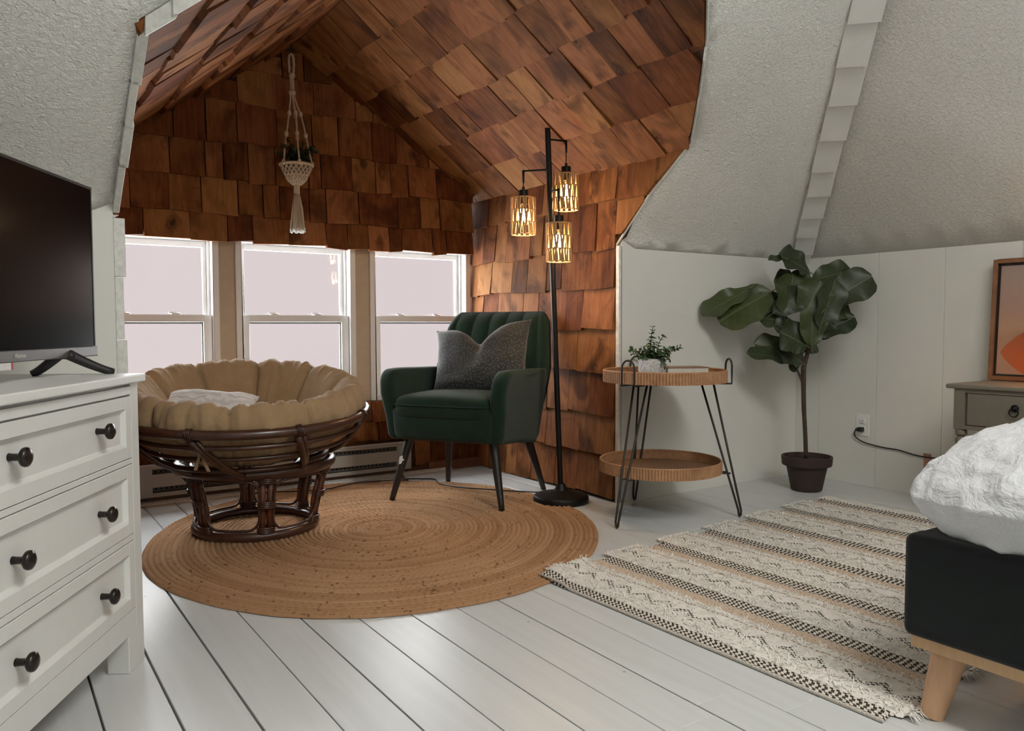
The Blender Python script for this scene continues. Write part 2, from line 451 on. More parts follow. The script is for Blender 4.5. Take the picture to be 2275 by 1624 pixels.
LROWS = [(-.012, .206, []), (.206, .415, []), (.415, .6, []), (.6, .803, []), (.803, .99, []), (.99, 1.15, [])]
roof('ceiling_alcove_left', EAVE_L, RIM_L, LROWS, 'left slope of the cedar shingled alcove ceiling', -1)

# gable wall above the windows (hangs a little proud of them)
YG = 3.89
def xr_g(z): return min(2.335, EAVE_R.x - (z - EAVE_R.z) * (EAVE_R.x - RIDGE.x) / (RIDGE.z - EAVE_R.z) if z > EAVE_R.z else 2.335)
def xl_g(z): return max(0.345, EAVE_L.x + (z - EAVE_L.z) * (RIDGE.x - EAVE_L.x) / (RIDGE.z - EAVE_L.z) if z > EAVE_L.z else 0.345)
poly = [(0.34, 1.235), (2.335, 1.235), (2.335, 1.56), (RIDGE.x, 2.195), (0.34, 1.55)]
wg = MB().prism(poly, 'y', YG, YB + .06).build('wall_gable', M['backing'])
tag(wg, 'dark cedar shingled gable wall above the three windows', 'wall', kind='structure')
GROWS = [(1.207, 1.337, [.484, .61, .808, .978, 1.097, 1.273, 1.461, 1.58, 1.695, 1.813, 1.893, 2.074, 2.162]),
         (1.337, 1.50, [.43, .558, .719, .86, 1.03, 1.146, 1.23, 1.378, 1.465, 1.645, 1.867, 2.0, 2.123]),
         (1.50, 1.675, [.539, .725, .882, .963, 1.08, 1.208, 1.376, 1.439, 1.608, 1.739, 1.825, 1.931, 2.102]),
         (1.675, 1.865, [.744, .887, 1.031, 1.22, 1.395, 1.535, 1.721, 1.858]), (1.865, 2.03, [.91, 1.034, 1.203, 1.409, 1.63]), (2.03, 2.17, [1.25, 1.36])]
for i, (l0, l1, js) in enumerate(GROWS):
    course(wg, (0, YG, 0), (1, 0, 0), (0, 0, 1), (0, -1, 0), fill(js, .345, 2.335, seed=80 + i), l0, l1, lo=xl_g, hi=xr_g)

# wall below the windows
wb = MB().box(XL - .02, XR + .02, 3.885, YB + .06, 0, .405).build('wall_back', M['backing'])
tag(wb, 'dark shingled wall strip below the windows behind the heater', 'wall', kind='structure')
for i, (l0, l1) in enumerate([(.03, .2), (.2, .30), (.30, .375)]):
    course(wb, (0, 3.885, 0), (1, 0, 0), (0, 0, 1), (0, -1, 0), fill([], XL, XR, seed=90 + i), l0, l1)
bb = MB().box(2.02, 2.36, 3.832, 3.868, 0, .052).build('baseboard_back', plain('brown_baseboard', (0.22, 0.09, 0.04), .6, nscale=20, noise_amt=.25), bevel=.003)
tag(bb, 'brown wooden baseboard in the corner behind the green armchair', 'baseboard', kind='structure')
bb = MB().box(XL, 2.02, 3.835, 3.868, 0, .034).build('baseboard_heater', plain('dark_brown_base', (0.12, 0.055, 0.03), .6, nscale=20, noise_amt=.25), bevel=.003)
tag(bb, 'dark brown baseboard strip under the electric heater', 'baseboard', kind='structure')
q = MB().prism([(3.812, 0), (3.834, 0), (3.834, .016), (3.826, .014), (3.815, .007)], 'x', XL, 2.16).build('trim_floor', M['oldwhite'])
tag(q, 'thin off-white quarter round on the floor under the heater', 'trim', kind='structure')

# ------------------------------------------------------------------ white walls
kl = MB().box(XLEFT, XL, YK, YK + .05, -.08, ZK + .06).build('wall_front_left', M['wallpaint'])
tag(kl, 'white knee wall left of the alcove behind the television', 'wall', kind='structure')
kr = MB().box(XR + .007, XW + .05, YK, YK + .05, -.08, ZK + .06).build('wall_front_right', M['wallpaint'])
tag(kr, 'white knee wall right of the alcove behind the tray table', 'wall', kind='structure')
w = MB().box(XW + .002, XW + .05, YREAR, YK, -.08, ZK + .06).build('wall_right', M['subfloor'])
tag(w, 'white panelled knee wall on the right with an outlet', 'wall', kind='structure')
ye = [2.66, 2.52, 2.20, 1.88, 1.56, 1.24, .92, .6, .2, -.3, -.9, -1.5, -2.3]
for a, b in zip(ye, ye[1:]):
    o = MB().box(-.006, .0, -(a - b) / 2 + .0007, (a - b) / 2 - .0007, 0, ZK + .06).build('wall_panel', M['wallpaint'], w, bevel=.0008, bseg=1); o.location = (XW + .001, (a + b) / 2, 0)
w = MB().box(XLEFT - .05, XLEFT, YREAR, YK, -.08, ZK + .06).build('wall_left', M['wallpaint'])
tag(w, 'white knee wall on the left out of view', 'wall', kind='structure')
w = MB().box(XLEFT, -.7, YREAR - .06, YREAR, 0, 3.05).box(1.7, XW, YREAR - .06, YREAR, 0, 3.05).box(-.7, 1.7, YREAR - .06, YREAR, 0, .9).box(-.7, 1.7, YREAR - .06, YREAR, 2.1, 3.05).build('wall_rear', M['wallpaint'])
tag(w, 'white end wall with a wide window behind the viewer', 'wall', kind='structure')

# corner seam and thin wall joints
o = MB().box(XR - .012, XR + .002, YK - .001, YK + .021, 0, ZK + .01).build('trim_corner', M['oldwhite'], bevel=.002)
tag(o, 'narrow white corner trim between shingles and right knee wall', 'trim', kind='structure')

# ------------------------------------------------------------------ sloped stucco ceiling
def samples(rim, n=14):
    out = []
    for a, b in zip(rim, rim[1:]):
        for i in range(n):
            t = i / n; out.append(tuple(a[k] + (b[k] - a[k]) * t for k in range(3)))
    out.append(rim[-1]); return out
RS = samples(RIM_L) + samples(RIM_R)
def ceil_patch(polyxy, zf, name, parent_label, it=5):
    bm = bmesh.new()
    vs = [bm.verts.new((x, y, 0)) for x, y in polyxy]
    fc = bm.faces.new(vs)
    bmesh.ops.triangulate(bm, faces=[fc])
    for _ in range(it):
        es = [e for e in bm.edges if e.calc_length() > .09]
        if not es: break
        bmesh.ops.subdivide_edges(bm, edges=es, cuts=1)
        bmesh.ops.triangulate(bm, faces=bm.faces[:])
    for v in bm.verts: v.co.z = zf(v.co.x, v.co.y)
    bmesh.ops.recalc_face_normals(bm, faces=bm.faces)
    me = bpy.data.meshes.new(name); bm.to_mesh(me); bm.free()
    if sum(p.normal.z for p in me.polygons) > 0: me.flip_normals()
    me.polygons.foreach_set('use_smooth', [True] * len(me.polygons)); me.materials.append(M['stucco'])
    o = bpy.data.objects.new(name, me); COL.objects.link(o)
    sd = o.modifiers.new('solid', 'SOLIDIFY'); sd.thickness = .03; sd.offset = -1
    return tag(o, parent_label, 'ceiling', kind='structure')
def zmain(x, y):
    z = ZK + SL * (YK - y); num = 0; den = 1e-9; best = 9
    for (a, b, c) in RS:
        d2 = (a - x) ** 2 + (b - y) ** 2; wgt = 1 / (d2 + 1e-6) ** 2
        num += wgt * (c - (ZK + SL * (YK - b))); den += wgt; best = min(best, d2)
    fall = math.exp(-math.sqrt(best) / .38)
    edge = min(1, max(0, (YK - y) / .02)) if best > 1e-4 else 1
    return z + num / den * fall * edge
T = YK - (ZTOP - ZK) / SL
hl = XLEFT + (ZTOP - ZK) / SL; hr = XW - (ZTOP - ZK) / SL
pl = [(XLEFT, YK), (XL, YK), (.335, 2.11), (.40, 2.055), (1.305, 1.385), (1.305, T), (hl, T)]
ceil_patch(pl, zmain, 'ceiling_left', 'white stucco sloped ceiling left of the alcove')
pr = [(XW, YK), (hr, T), (1.305, T), (1.305, 1.385), (1.92, 1.745), (2.033, 1.851), (2.20, 2.036), (2.38, 2.247), (2.38, 2.485), (2.378, YK)]
ceil_patch(pr, zmain, 'ceiling_right', 'white stucco sloped ceiling between alcove and hip strip')
ceil_patch([(XW, YK), (XW, YREAR), (hr, YREAR), (hr, T)], lambda x, y: ZK + SL * (XW - x), 'ceiling_hip', 'white stucco sloped ceiling above the bed side wall')
ceil_patch([(XLEFT, YK), (hl, T), (hl, YREAR), (XLEFT, YREAR)], lambda x, y: ZK + SL * (x - XLEFT), 'ceiling_far_left', 'white stucco slope on the left out of view', it=2)
ceil_patch([(hl, T), (hr, T), (hr, YREAR), (hl, YREAR)], lambda x, y: ZTOP, 'ceiling_top', 'flat white ceiling out of view overhead', it=2)

# hip strip: overlapping white painted shingles down the ceiling corner
hp = thing('trim_hip', 'overlapping white painted shingles covering the ceiling hip above the fig tree', 'trim', kind='structure')
ha = Vector((XW - .015, YK - .015, ZK + .012)); hb = Vector((hr, T, ZTOP)); hd = (hb - ha).normalized()
hn = Vector((-1, -1, -2.4)).normalized(); hn = (hn - hd * hn.dot(hd)).normalized(); hw_ = hd.cross(hn).normalized()
# thin under-strips
mb = MB(); 
for sgn in (-1, 1):
    p0 = ha + hw_ * .052 * sgn; 
    for i in range(8):
        a = ha + hd * (.0 + .33 * i) + hw_ * .05 * sgn + hn * .0; L = random.uniform(.14, .24)
        vv = []
        for t in (0, L):
            for (du, dn) in ((-.012, -.01), (.012, -.01), (.012, .012), (-.012, .012)):
                vv.append(tuple(a + hd * t + hw_ * du + hn * dn))
        mb.hexa(vv)
mb.each('edge_strip', M['oldwhite'], hp)
lens = [.09, .15, .155, .165, .17, .2, .2, .2, .2, .2, .2, .2]
s0 = 0
for i, L in enumerate(lens):
    l1 = s0 + L + .03; vv = []
    wdt = .047 + .0012 * i
    for (l, t) in ((s0, .036), (l1, .016)):
        for (du, dn) in ((-wdt, t - .018), (wdt, t - .018), (wdt, t), (-wdt, t)):
            vv.append(tuple(ha + hd * l + hw_ * (du + .003 * math.sin(i * 2.1)) + hn * (dn + .012)))
    MB().hexa(vv).build('hip_shingle', M['trimwhite'], hp, bevel=.001, bseg=1)
    s0 += L

# white painted shingle ends along the left rim of the alcove
te = thing('trim_alcove_left', 'white painted shingle ends stepping up the left edge of the alcove', 'trim', kind='structure')
def edge_piece(p0, p1, w=.018, t=.022, off=0.0):
    p0, p1 = Vector(p0), Vector(p1); d = (p1 - p0).normalized(); x = Vector((1, 0, 0)); n = d.cross(x).normalized()
    vv = []
    for p in (p0, p1):
        for (a, b) in ((0, -t / 2), (w, -t / 2), (w, t / 2), (0, t / 2)):
            vv.append(tuple(p + x * (a + off) + n * b))
    MB().hexa(vv).build('shingle_end', M['oldwhite'], te, bevel=.0015, bseg=1)
z = .02
for i, (h, o_) in enumerate([(.19, .006), (.17, .012), (.2, .004), (.185, .016), (.19, .01), (.18, .018)]):
    edge_piece((XL, YK + .012, z), (XL, YK + .012, z + h - .003), w=.014 + o_, t=.03); z += h
a, b = Vector((XL, 2.655, 1.155)), Vector((XL, 2.11, 1.548))
for i, (t0, t1, o_) in enumerate([(0, .30, .018), (.28, .52, .024), (.5, .74, .02), (.72, .99, .026)]):
    edge_piece(a + (b - a) * t0 + Vector((0, .012, 0)), a + (b - a) * t1 + Vector((0, .012, 0)), w=o_, t=.02)
def rim_strip(p0, p1):
    p0, p1 = Vector(p0), Vector(p1); d = (p1 - p0).normalized(); vv = []
    for p in (p0, p1):
        for (y, z) in ((-.006, -.042), (.012, -.042), (.012, .012), (-.006, .012)):
            vv.append(tuple(p + Vector((0, y, z))))
    MB().hexa([vv[0], vv[1], vv[2], vv[3], vv[4], vv[5], vv[6], vv[7]]).build('shingle_end', M['oldwhite'], te, bevel=.0015, bseg=1)
q_ = [Vector(p) for p in RIM_L[1:]]
rim_strip(q_[0] + Vector((.012, 0, .004)), q_[1] + Vector((.01, 0, 0)))
for i in range(5):
    rim_strip(q_[1].lerp(q_[2], i * .2), q_[1].lerp(q_[2], i * .2 + .195))
# right rim bead
te = thing('trim_alcove_right', 'thin white bead along the right rim of the shingled alcove', 'trim', kind='structure')
mb = MB()
for a, b in zip(RIM_R[:6], RIM_R[1:7]):
    mb.tube([(a[0] - .004, a[1], a[2]), (b[0] - .004, b[1], b[2])], .0055, 6)
mb.build('bead', M['oldwhite'], te)

# ------------------------------------------------------------------ windows
GL = NT('window_glass')
GL.b.inputs['Base Color'].default_value = (1, 1, 1, 1)
tr = GL.n('ShaderNodeBsdfTransparent'); gl_ = GL.n('ShaderNodeBsdfGlossy'); gl_.inputs['Roughness'].default_value = .02
mx = GL.n('ShaderNodeMixShader'); mx.inputs[0].default_value = .015
GL.l(tr, 0, mx, 1); GL.l(gl_, 0, mx, 2); GL.l(mx, 0, GL.t.nodes['Material Output'], 0)
M['glass'] = GL.mat
def window(n, x0, x1, label):
    w = thing('window_%d' % n, label, 'window', (0, 0, 0), kind='structure')
    zb, zt, zm = .405, 1.245, .842
    f = MB(); fy0, fy1 = YB - .03, YB + .08
    e = .03
    f.box(x0, x0 + e, fy0, fy1, zb, zt).box(x1 - e, x1, fy0, fy1, zb, zt).box(x0 + e, x1 - e, fy0, fy1, zt - e, zt).box(x0 + e, x1 - e, fy0, fy1, zb, zb + .026)
    f.build('window_frame', M['vinyl'], w, bevel=.003)
    s = MB()   # inner stop beads
    for xa, xb in ((x0 + e, x0 + e + .012), (x1 - e - .012, x1 - e)): s.box(xa, xb, YB + .026, YB + .036, zb + .02, zt - e)
    s.each('stop_bead', M['vinyl'], w, bevel=.002)
    # upper sash (outer)
    a0, a1 = x0 + e, x1 - e; y0, y1 = YB + .04, YB + .065; k = .028
    u = MB().box(a0, a0 + k, y0, y1, zm - .02, zt - e).box(a1 - k, a1, y0, y1, zm - .02, zt - e).box(a0 + k, a1 - k, y0, y1, zt - e - .03, zt - e).box(a0 + k, a1 - k, y0, y1, zm - .02, zm + .012)
    uo = u.build('upper_sash', M['vinyl'], w, bevel=.003)
    MB().box(a0 + k, a1 - k, y0 + .01, y0 + .013, zm + .012, zt - e - .03).build('pane', M['glass'], uo)
    # lower sash (inner)
    y0, y1 = YB - .002, YB + .024; k = .04
    l = MB().box(a0, a0 + k, y0, y1, zb + .026, zm + .018).box(a1 - k, a1, y0, y1, zb + .026, zm + .018).box(a0 + k, a1 - k, y0, y1, zb + .026, zb + .075).box(a0 + k, a1 - k, y0, y1, zm - .016, zm + .018)
    lo = l.build('lower_sash', M['vinyl'], w, bevel=.003)
    MB().box(a0 + k, a1 - k, y0 + .01, y0 + .013, zb + .075, zm - .016).build('pane', M['glass'], lo)
    g = MB().box(a0 + k, a1 - k, y0 + .012, y0 + .02, zm - .024, zm - .016).box(a1 - k - .006, a1 - k, y0 + .012, y0 + .02, zb + .075, zm - .02)
    g.each('glazing_bead', M['gasket'], lo)
    for t in (.3, .7):
        lx = a0 + (a1 - a0) * t
        lk = MB(); lk.superell((lx, y0 + .012, zm + .022), (.022, .011, .007), .6, .6, 16, 8); lk.box(lx - .03, lx + .004, y0 + .006, y0 + .014, zm + .027, zm + .031)
        lk.build('sash_lock', M['vinyl'], lo, smooth=False)
    return w
window(1, .345, .945, 'left white double hung window beside the dresser')
window(2, 1.022, 1.640, 'middle white double hung window behind the round cushioned chair')
window(3, 1.722, 2.345, 'right white double hung window behind the green armchair')
for i, (a, b) in enumerate(((.945, 1.022), (1.640, 1.722))):
    o = MB().box(a, b, YB - .015, YB + .08, .385, 1.25).build('trim_mullion', M['mullion'], bevel=.002)
    tag(o, ('tan board between the left and middle windows', 'tan board between the middle and right windows')[i], 'trim', kind='structure')
o = MB().box(XL, XR, YB - .03, YB + .1, .375, .405).build('trim_sill', M['mullion'], bevel=.003)
tag(o, 'tan window sill running under the three windows', 'trim', kind='structure')

# ================================================================== THINGS
M['black'] = plain('black_metal', (0.012, 0.011, 0.010), 0.45, 0.6, noise_amt=.1)
M['blackmatte'] = plain('black_plastic', (0.012, 0.012, 0.012), 0.5)
RV = Vector((0.83, -0.558, 0)).normalized(); FW = Vector((0.557, 0.829, 0)).normalized()

# ------------------------------------------------------------------ dresser
M['dresser'] = plain('white_dresser_paint', (0.61, 0.61, 0.585), 0.42, noise_amt=.03)
M['knob'] = plain('dark_bronze_knob', (0.02, 0.014, 0.011), 0.25, 0.4)
DU = Vector((0.495, 0.869, 0)); DN = Vector((0.869, -0.495, 0))
rzD = math.atan2(DU.y, DU.x)
# local frame: x along the front (0 at the far right corner, negative towards the viewer), y = into the dresser
dr = thing('dresser', 'white three drawer dresser with dark round knobs under the television', 'dresser', (0.301, 2.048, 0), rzD)
LW, DD = -1.0, .46     # left end and depth
ZT = .691
b = MB(); b.box(LW + .04, -.04, .012, DD, .09, .672)
b.build('body', M['dresser'], dr)
fr = MB().box(LW + .04, -.042, .0, .02, .645, .664).box(LW + .04, -.042, .0, .02, .484, .496).box(LW + .04, -.042, .0, .02, .304, .318).box(LW + .04, -.042, .0, .02, .088, .142)
fr.each('front_rail', M['dresser'], dr, bevel=.001)
for (x0, x1) in ((LW, LW + .042), (-.042, 0)):
    for (y0, y1) in ((0, .05), (DD - .05, DD)):
        MB().hexa([(x0 - (.0 if x0 < -.5 else .046), y0, 0), (x1 + (.046 if x0 < -.5 else 0), y0, 0), (x1 + (.046 if x0 < -.5 else 0), y1, 0), (x0 - (.0 if x0 < -.5 else .046), y1, 0),
                   (x0 - (.0 if x0 < -.5 else .046), y0, .09), (x1 + (.046 if x0 < -.5 else 0), y0, .09), (x1 + (.046 if x0 < -.5 else 0), y1, .09), (x0 - (.0 if x0 < -.5 else .046), y1, .09)]).build('leg', M['dresser'], dr, bevel=.002)
        MB().box(x0, x1, y0, y1, .09, .672).build('corner_post', M['dresser'], dr, bevel=.002)
MB().box(-.02, -.006, .04, DD - .04, .12, .672).box(LW + .006, LW + .02, .04, DD - .04, .12, .672).each('side_panel', M['dresser'], dr)
MB().box(LW - .012, .014, -.014, DD + .01, .672, ZT).build('top', M['dresser'], dr, bevel=.003)
for zi, (z0, z1) in enumerate(((.498, .641), (.320, .482), (.144, .302))):
    d0, d1 = LW + .045, -.045
    b = MB(); fx = .03; 
    # frame of the drawer front with a bevelled recess
    b.box(d0, d1, .0105, .018, z0, z1)
    b.box(d0, d0 + fx, -.001, .012, z0, z1).box(d1 - fx, d1, -.001, .012, z0, z1).box(d0 + fx, d1 - fx, -.001, .012, z1 - .028, z1).box(d0 + fx, d1 - fx, -.001, .012, z0, z0 + .028)
    i0, i1, j0, j1 = d0 + fx, d1 - fx, z0 + .028, z1 - .028; k = .008
    b.add([(i0, -.001, j0), (i1, -.001, j0), (i1, -.001, j1), (i0, -.001, j1), (i0 + k, .009, j0 + k), (i1 - k, .009, j0 + k), (i1 - k, .009, j1 - k), (i0 + k, .009, j1 - k)],
          [(0, 1, 5, 4), (1, 2, 6, 5), (2, 3, 7, 6), (3, 0, 4, 7), (4, 5, 6, 7)])
    d = b.build('drawer', M['dresser'], dr, fix=False, bevel=.0008, bseg=1)
    zc = (.579, .400, .221)[zi]
    for kx in (-.2, -.533, LW + .13):
        kn = MB(); kn.m = Matrix.Translation((kx, .009, zc)) @ Matrix.Rotation(PI / 2, 4, 'X')
        kn.lathe([(.0075, 0), (.0065, .006), (.0065, .016), (.011, .02), (.0165, .024), (.0175, .028), (.0165, .032), (.011, .0355), (.004, .037), (.0005, .0372)], 20)
        kn.build('knob', M['knob'], d, smooth=True)
    
# ------------------------------------------------------------------ television
M['screen'] = plain('tv_screen_glass', (0.004, 0.003, 0.003), 0.16, noise_amt=0, spec=.10)
M['tvbezel'] = plain('tv_grey_bezel', (0.10, 0.092, 0.085), 0.4, 0.3)
tvw, tvd = .72, .13       # TV plane inside the dresser top
tv = thing('television', 'black flat screen television standing on the white dresser', 'television', tuple(Vector((.301, 2.048, ZT)) + Vector((-DN.x, -DN.y, 0)) * 0), rzD)
TX1 = .080; TX0 = TX1 - tvw; TB = .045; TT = .450; TY = .13
MB().box(TX0, TX1, TY + .004, TY + .03, TB, TT).prism([(TX0 + .12, TB + .03), (TX1 - .12, TB + .03), (TX1 - .16, TT - .13), (TX0 + .16, TT - .13)], 'y', TY + .03, TY + .065).build('housing', M['blackmatte'], tv, bevel=.003)
MB().box(TX0 + .004, TX1 - .004, TY, TY + .005, TB + .02, TT - .005).build('screen', M['screen'], tv)
bz = MB().box(TX0 - .002, TX1 + .006, TY - .004, TY + .03, TB - .005, TB + .019).build('lower_bezel', M['tvbezel'], tv, bevel=.002)
MB().box(TX0, TX1, TY - .001, TY + .006, TT - .005, TT + .001).box(TX1 - .004, TX1 + .001, TY - .001, TY + .006, TB + .02, TT).build('edge_frame', M['blackmatte'], tv)
def text(name, body, size, mat, parent, matrix, align='CENTER', extrude=.0004):
    cu = bpy.data.curves.new(name, 'FONT'); cu.body = body; cu.size = size; cu.align_x = align; cu.align_y = 'CENTER'; cu.extrude = extrude
    tmp = bpy.data.objects.new(name + '_c', cu); COL.objects.link(tmp)
    dg = bpy.context.evaluated_depsgraph_get(); me = bpy.data.meshes.new_from_object(tmp.evaluated_get(dg)); me.name = name
    bpy.data.objects.remove(tmp)
    me.materials.clear(); me.materials.append(mat)
    o = bpy.data.objects.new(name, me); COL.objects.link(o); o.parent = parent; o.matrix_local = matrix
    return o
ROT_FRONT = Matrix.Rotation(PI / 2, 4, 'X')
text('brand_lettering', 'Hisense', .0135, plain('silver_letters', (.5, .48, .45), .4), bz, Matrix.Translation((TX1 - .345, TY - .0044, TB + .0075)) @ ROT_FRONT)
MB().box(TX1 - .43, TX1 - .37, TY - .003, TY + .0, TB - .019, TB - .005).build('energy_sticker', plain('white_sticker', (.6, .58, .56), .5), bz)
MB().box(TX1 - .377, TX1 - .370, TY - .0034, TY + .0, TB - .019, TB - .005).build('red_tab', plain('red_sticker', (.35, .03, .04), .5), bz)
for fx in (TX1 - .135, TX0 + .10):
    ft = MB()
    # a bowed foot: two splayed legs front and back
    def leg(sgn):
        pts = []
        for i in range(9):
            t = i / 8
            yy = TY + .012 + sgn * (.006 + (.082 if sgn < 0 else .055) * t); zz = (TB + .002) * (1 - t) ** 1.25 + .004
            pts.append((fx + (.055 if sgn < 0 else -.02) * t, yy, zz))
        w = [.0125 - .004 * i / 8 for i in range(9)]
        ft.tube(pts, w, 8)
    leg(-1); leg(1)
    ft.superell((fx, TY + .012, TB), (.011, .026, .008), .5, .5, 16, 8)
    ft.build('foot', M['blackmatte'], tv, smooth=True)

# ------------------------------------------------------------------ round jute rug
def jute_material():
    t = NT('braided_jute'); at = t.n('ShaderNodeAttribute'); at.attribute_name = 'ring'
    mp = t.coords(); a = t.noise(mp, 300, 3, .7); b = t.noise(mp, 3.0, 3); c = t.noise(mp, 55, 2)
    s = t.math('MULTIPLY', a.outputs[0], None, 0, .45); s = t.math('ADD', s, t.math('MULTIPLY', at.outputs['Fac'], None, 0, .30)); s = t.math('ADD', s, t.math('MULTIPLY', b.outputs[0], None, 0, .3))
    r = t.ramp([(.2, (.20, .10, .045)), (.45, (.35, .19, .095)), (.75, (.49, .30, .165))]); t.t.links.new(s, r.inputs[0])
    dk = t.ramp([(.62, 0.0), (.70, .75)]); t.l(c, 0, dk, 0)
    col = t.mix(dk.outputs[0], r.outputs[0], (.10, .045, .02))
    t.t.links.new(col, t.b.inputs['Base Color']); t.b.inputs['Roughness'].default_value = .92; t.b.inputs['Specular IOR Level'].default_value = .15
    t.bump(a.outputs[0], .6, .004); return t.mat
def jute():
    NR, SEG, SUB = 46, 420, 5
    vs = []; fs = []; ring = []
    e1 = Vector((-.378, -.926)); e2 = Vector((-.926, .378))
    rs = random.Random(3); rv = [rs.random() for _ in range(NR + 1)]; ph = [rs.uniform(0, 6) for _ in range(NR + 1)]
    rad = [(i / SUB) / NR for i in range(NR * SUB + 1)]
    for i, r in enumerate(rad):
        k = min(NR - 1, i // SUB); fr_ = (i % SUB) / SUB
        h = math.sin(PI * fr_) ** .6 if i % SUB else 0.0
        nb = max(6, int(2 * PI * r * .9 / .024))
        for j in range(SEG):
            q = 2 * PI * j / SEG
            br = .5 + .5 * math.sin(nb * q + ph[k] + (3.0 if fr_ > .5 else 0) * 1.0)
            z = .0015 + .0100 * h * (.62 + .38 * br)
            wob = 1 + .004 * math.sin(3 * q + 1) + .003 * math.sin(7 * q) + (.004 * noise.noise((q * 9, 0, 0)) if i > len(rad) - 6 else 0)
            p = e1 * (r * .952 * wob * math.cos(q)) + e2 * (r * .852 * wob * math.sin(q))
            z += .0015 * noise.noise((p.x * 6, p.y * 6, 0))
            if i == len(rad) - 1: z = .0008
            vs.append((p.x, p.y, z)); ring.append(rv[k] * .7 + .3 * br * h + .0)
    n = len(rad)
    for i in range(n - 1):
        for j in range(SEG):
            j2 = (j + 1) % SEG
            fs.append((i * SEG + j, i * SEG + j2, (i + 1) * SEG + j2, (i + 1) * SEG + j))
    mb = MB(); mb.v = vs; mb.f = fs
    o = mb.build('jute_rug', jute_material(), None, smooth=True, fix=False)
    at = o.data.attributes.new('ring', 'FLOAT', 'POINT'); at.data.foreach_set('value', ring)
    o.location = (1.277, 2.841, .001)
    if o.data.polygons[SEG * 20].normal.z < 0: o.data.flip_normals()
    tag(o, 'round braided jute rug under the armchair and round chair', 'rug')
jute()

# ------------------------------------------------------------------ striped shaggy rug
KA = Vector((1.44, 2.015)); K1 = Vector((.9950, .0998)); K2 = Vector((.030, -.9995)); KL, KWD = 1.79, 1.17
def kilim_material():
    t = NT('woven_cotton_rug'); tc = t.n('ShaderNodeUVMap'); tc.uv_map = 'rug'
    sep = t.n('ShaderNodeSeparateXYZ'); t.l(tc, 0, sep, 0)
    u, v = sep.outputs[0], sep.outputs[1]         # metres along the length / across
    per = t.math('FRACT', t.math('DIVIDE', u, None, 0, KL / 5.15))
    at = t.n('ShaderNodeAttribute'); at.attribute_name = 'band'     # 0 fluffy, 1 black-white weave, 2 beige knit, 3 diamond
    def eq(k): return t.math('COMPARE', at.outputs['Fac'], None, 0, float(k))
    cmb = t.n('ShaderNodeCombineXYZ'); t.t.links.new(u, cmb.inputs[0]); t.t.links.new(v, cmb.inputs[1])
    # woven check
    ck = t.n('ShaderNodeTexChecker'); ck.inputs['Scale'].default_value = 1.0
    m1 = t.n('ShaderNodeMapping'); m1.inputs['Scale'].default_value = (170, 125, 1); t.l(cmb, 0, m1, 0); t.l(m1, 0, ck, 'Vector')
    weave = t.mix(ck.outputs[1], (.62, .57, .49), (.05, .042, .036))
    nz = t.noise(cmb, 160, 2); nr = t.ramp([(.56, 0.0), (.66, .75)]); t.l(nz, 0, nr, 0)
    knit = t.mix(nr.outputs[0], (.53, .42, .32), (.10, .07, .05))
    n2 = t.noise(cmb, 35, 4, .7); fr_ = t.ramp([(.3, (.58, .54, .48)), (.7, (.76, .73, .67))]); t.l(n2, 0, fr_, 0)
    # diamonds: dashed zigzag
    tri = t.math('PINGPONG', v, None, 0, .04)
    uu = t.n('ShaderNodeAttribute'); uu.attribute_name = 'bu'
    d1 = t.math('ABSOLUTE', t.math('SUBTRACT', uu.outputs['Fac'], tri)); d1 = t.math('LESS_THAN', d1, None, 0, .012)
    ck2 = t.n('ShaderNodeTexChecker'); ck2.inputs['Scale'].default_value = 1.0; m2 = t.n('ShaderNodeMapping'); m2.inputs['Scale'].default_value = (150, 115, 1); t.l(cmb, 0, m2, 0); t.l(m2, 0, ck2, 'Vector')
    nn = t.ramp([(.36, 0.0), (.44, 1.0)]); n3 = t.noise(cmb, 22, 2); t.l(n3, 0, nn, 0)
    dm = t.math('MULTIPLY', t.math('MULTIPLY', d1, ck2.outputs[1]), nn.outputs[0])
    dia = t.mix(dm, fr_.outputs[0], (.045, .045, .035))
    col = t.mix(eq(1), fr_.outputs[0], weave); col = t.mix(eq(2), col, knit); col = t.mix(eq(3), col, dia)
    t.t.links.new(col, t.b.inputs['Base Color']); t.b.inputs['Roughness'].default_value = .95; t.b.inputs['Specular IOR Level'].default_value = .1
    t.bump(n2.outputs[0], .5, .004); return t.mat
def band(u):
    """returns type and local offset"""
    if u < .048: return 1, u
    x = u - .048
    P = .2965 * 1.02
    # start: fluffy, diamond, fluffy, weave, knit ...
    seq = [(0, .065), (3, .085), (0, .03), (2, .055), (1, .055)]
    tot = sum(s[1] for s in seq); k = (KL - .048 - .06) / 6
    x = x % k
    for ty, w in seq:
        w = w * k / tot
        if x < w: return ty, x
        x -= w
    return 0, 0
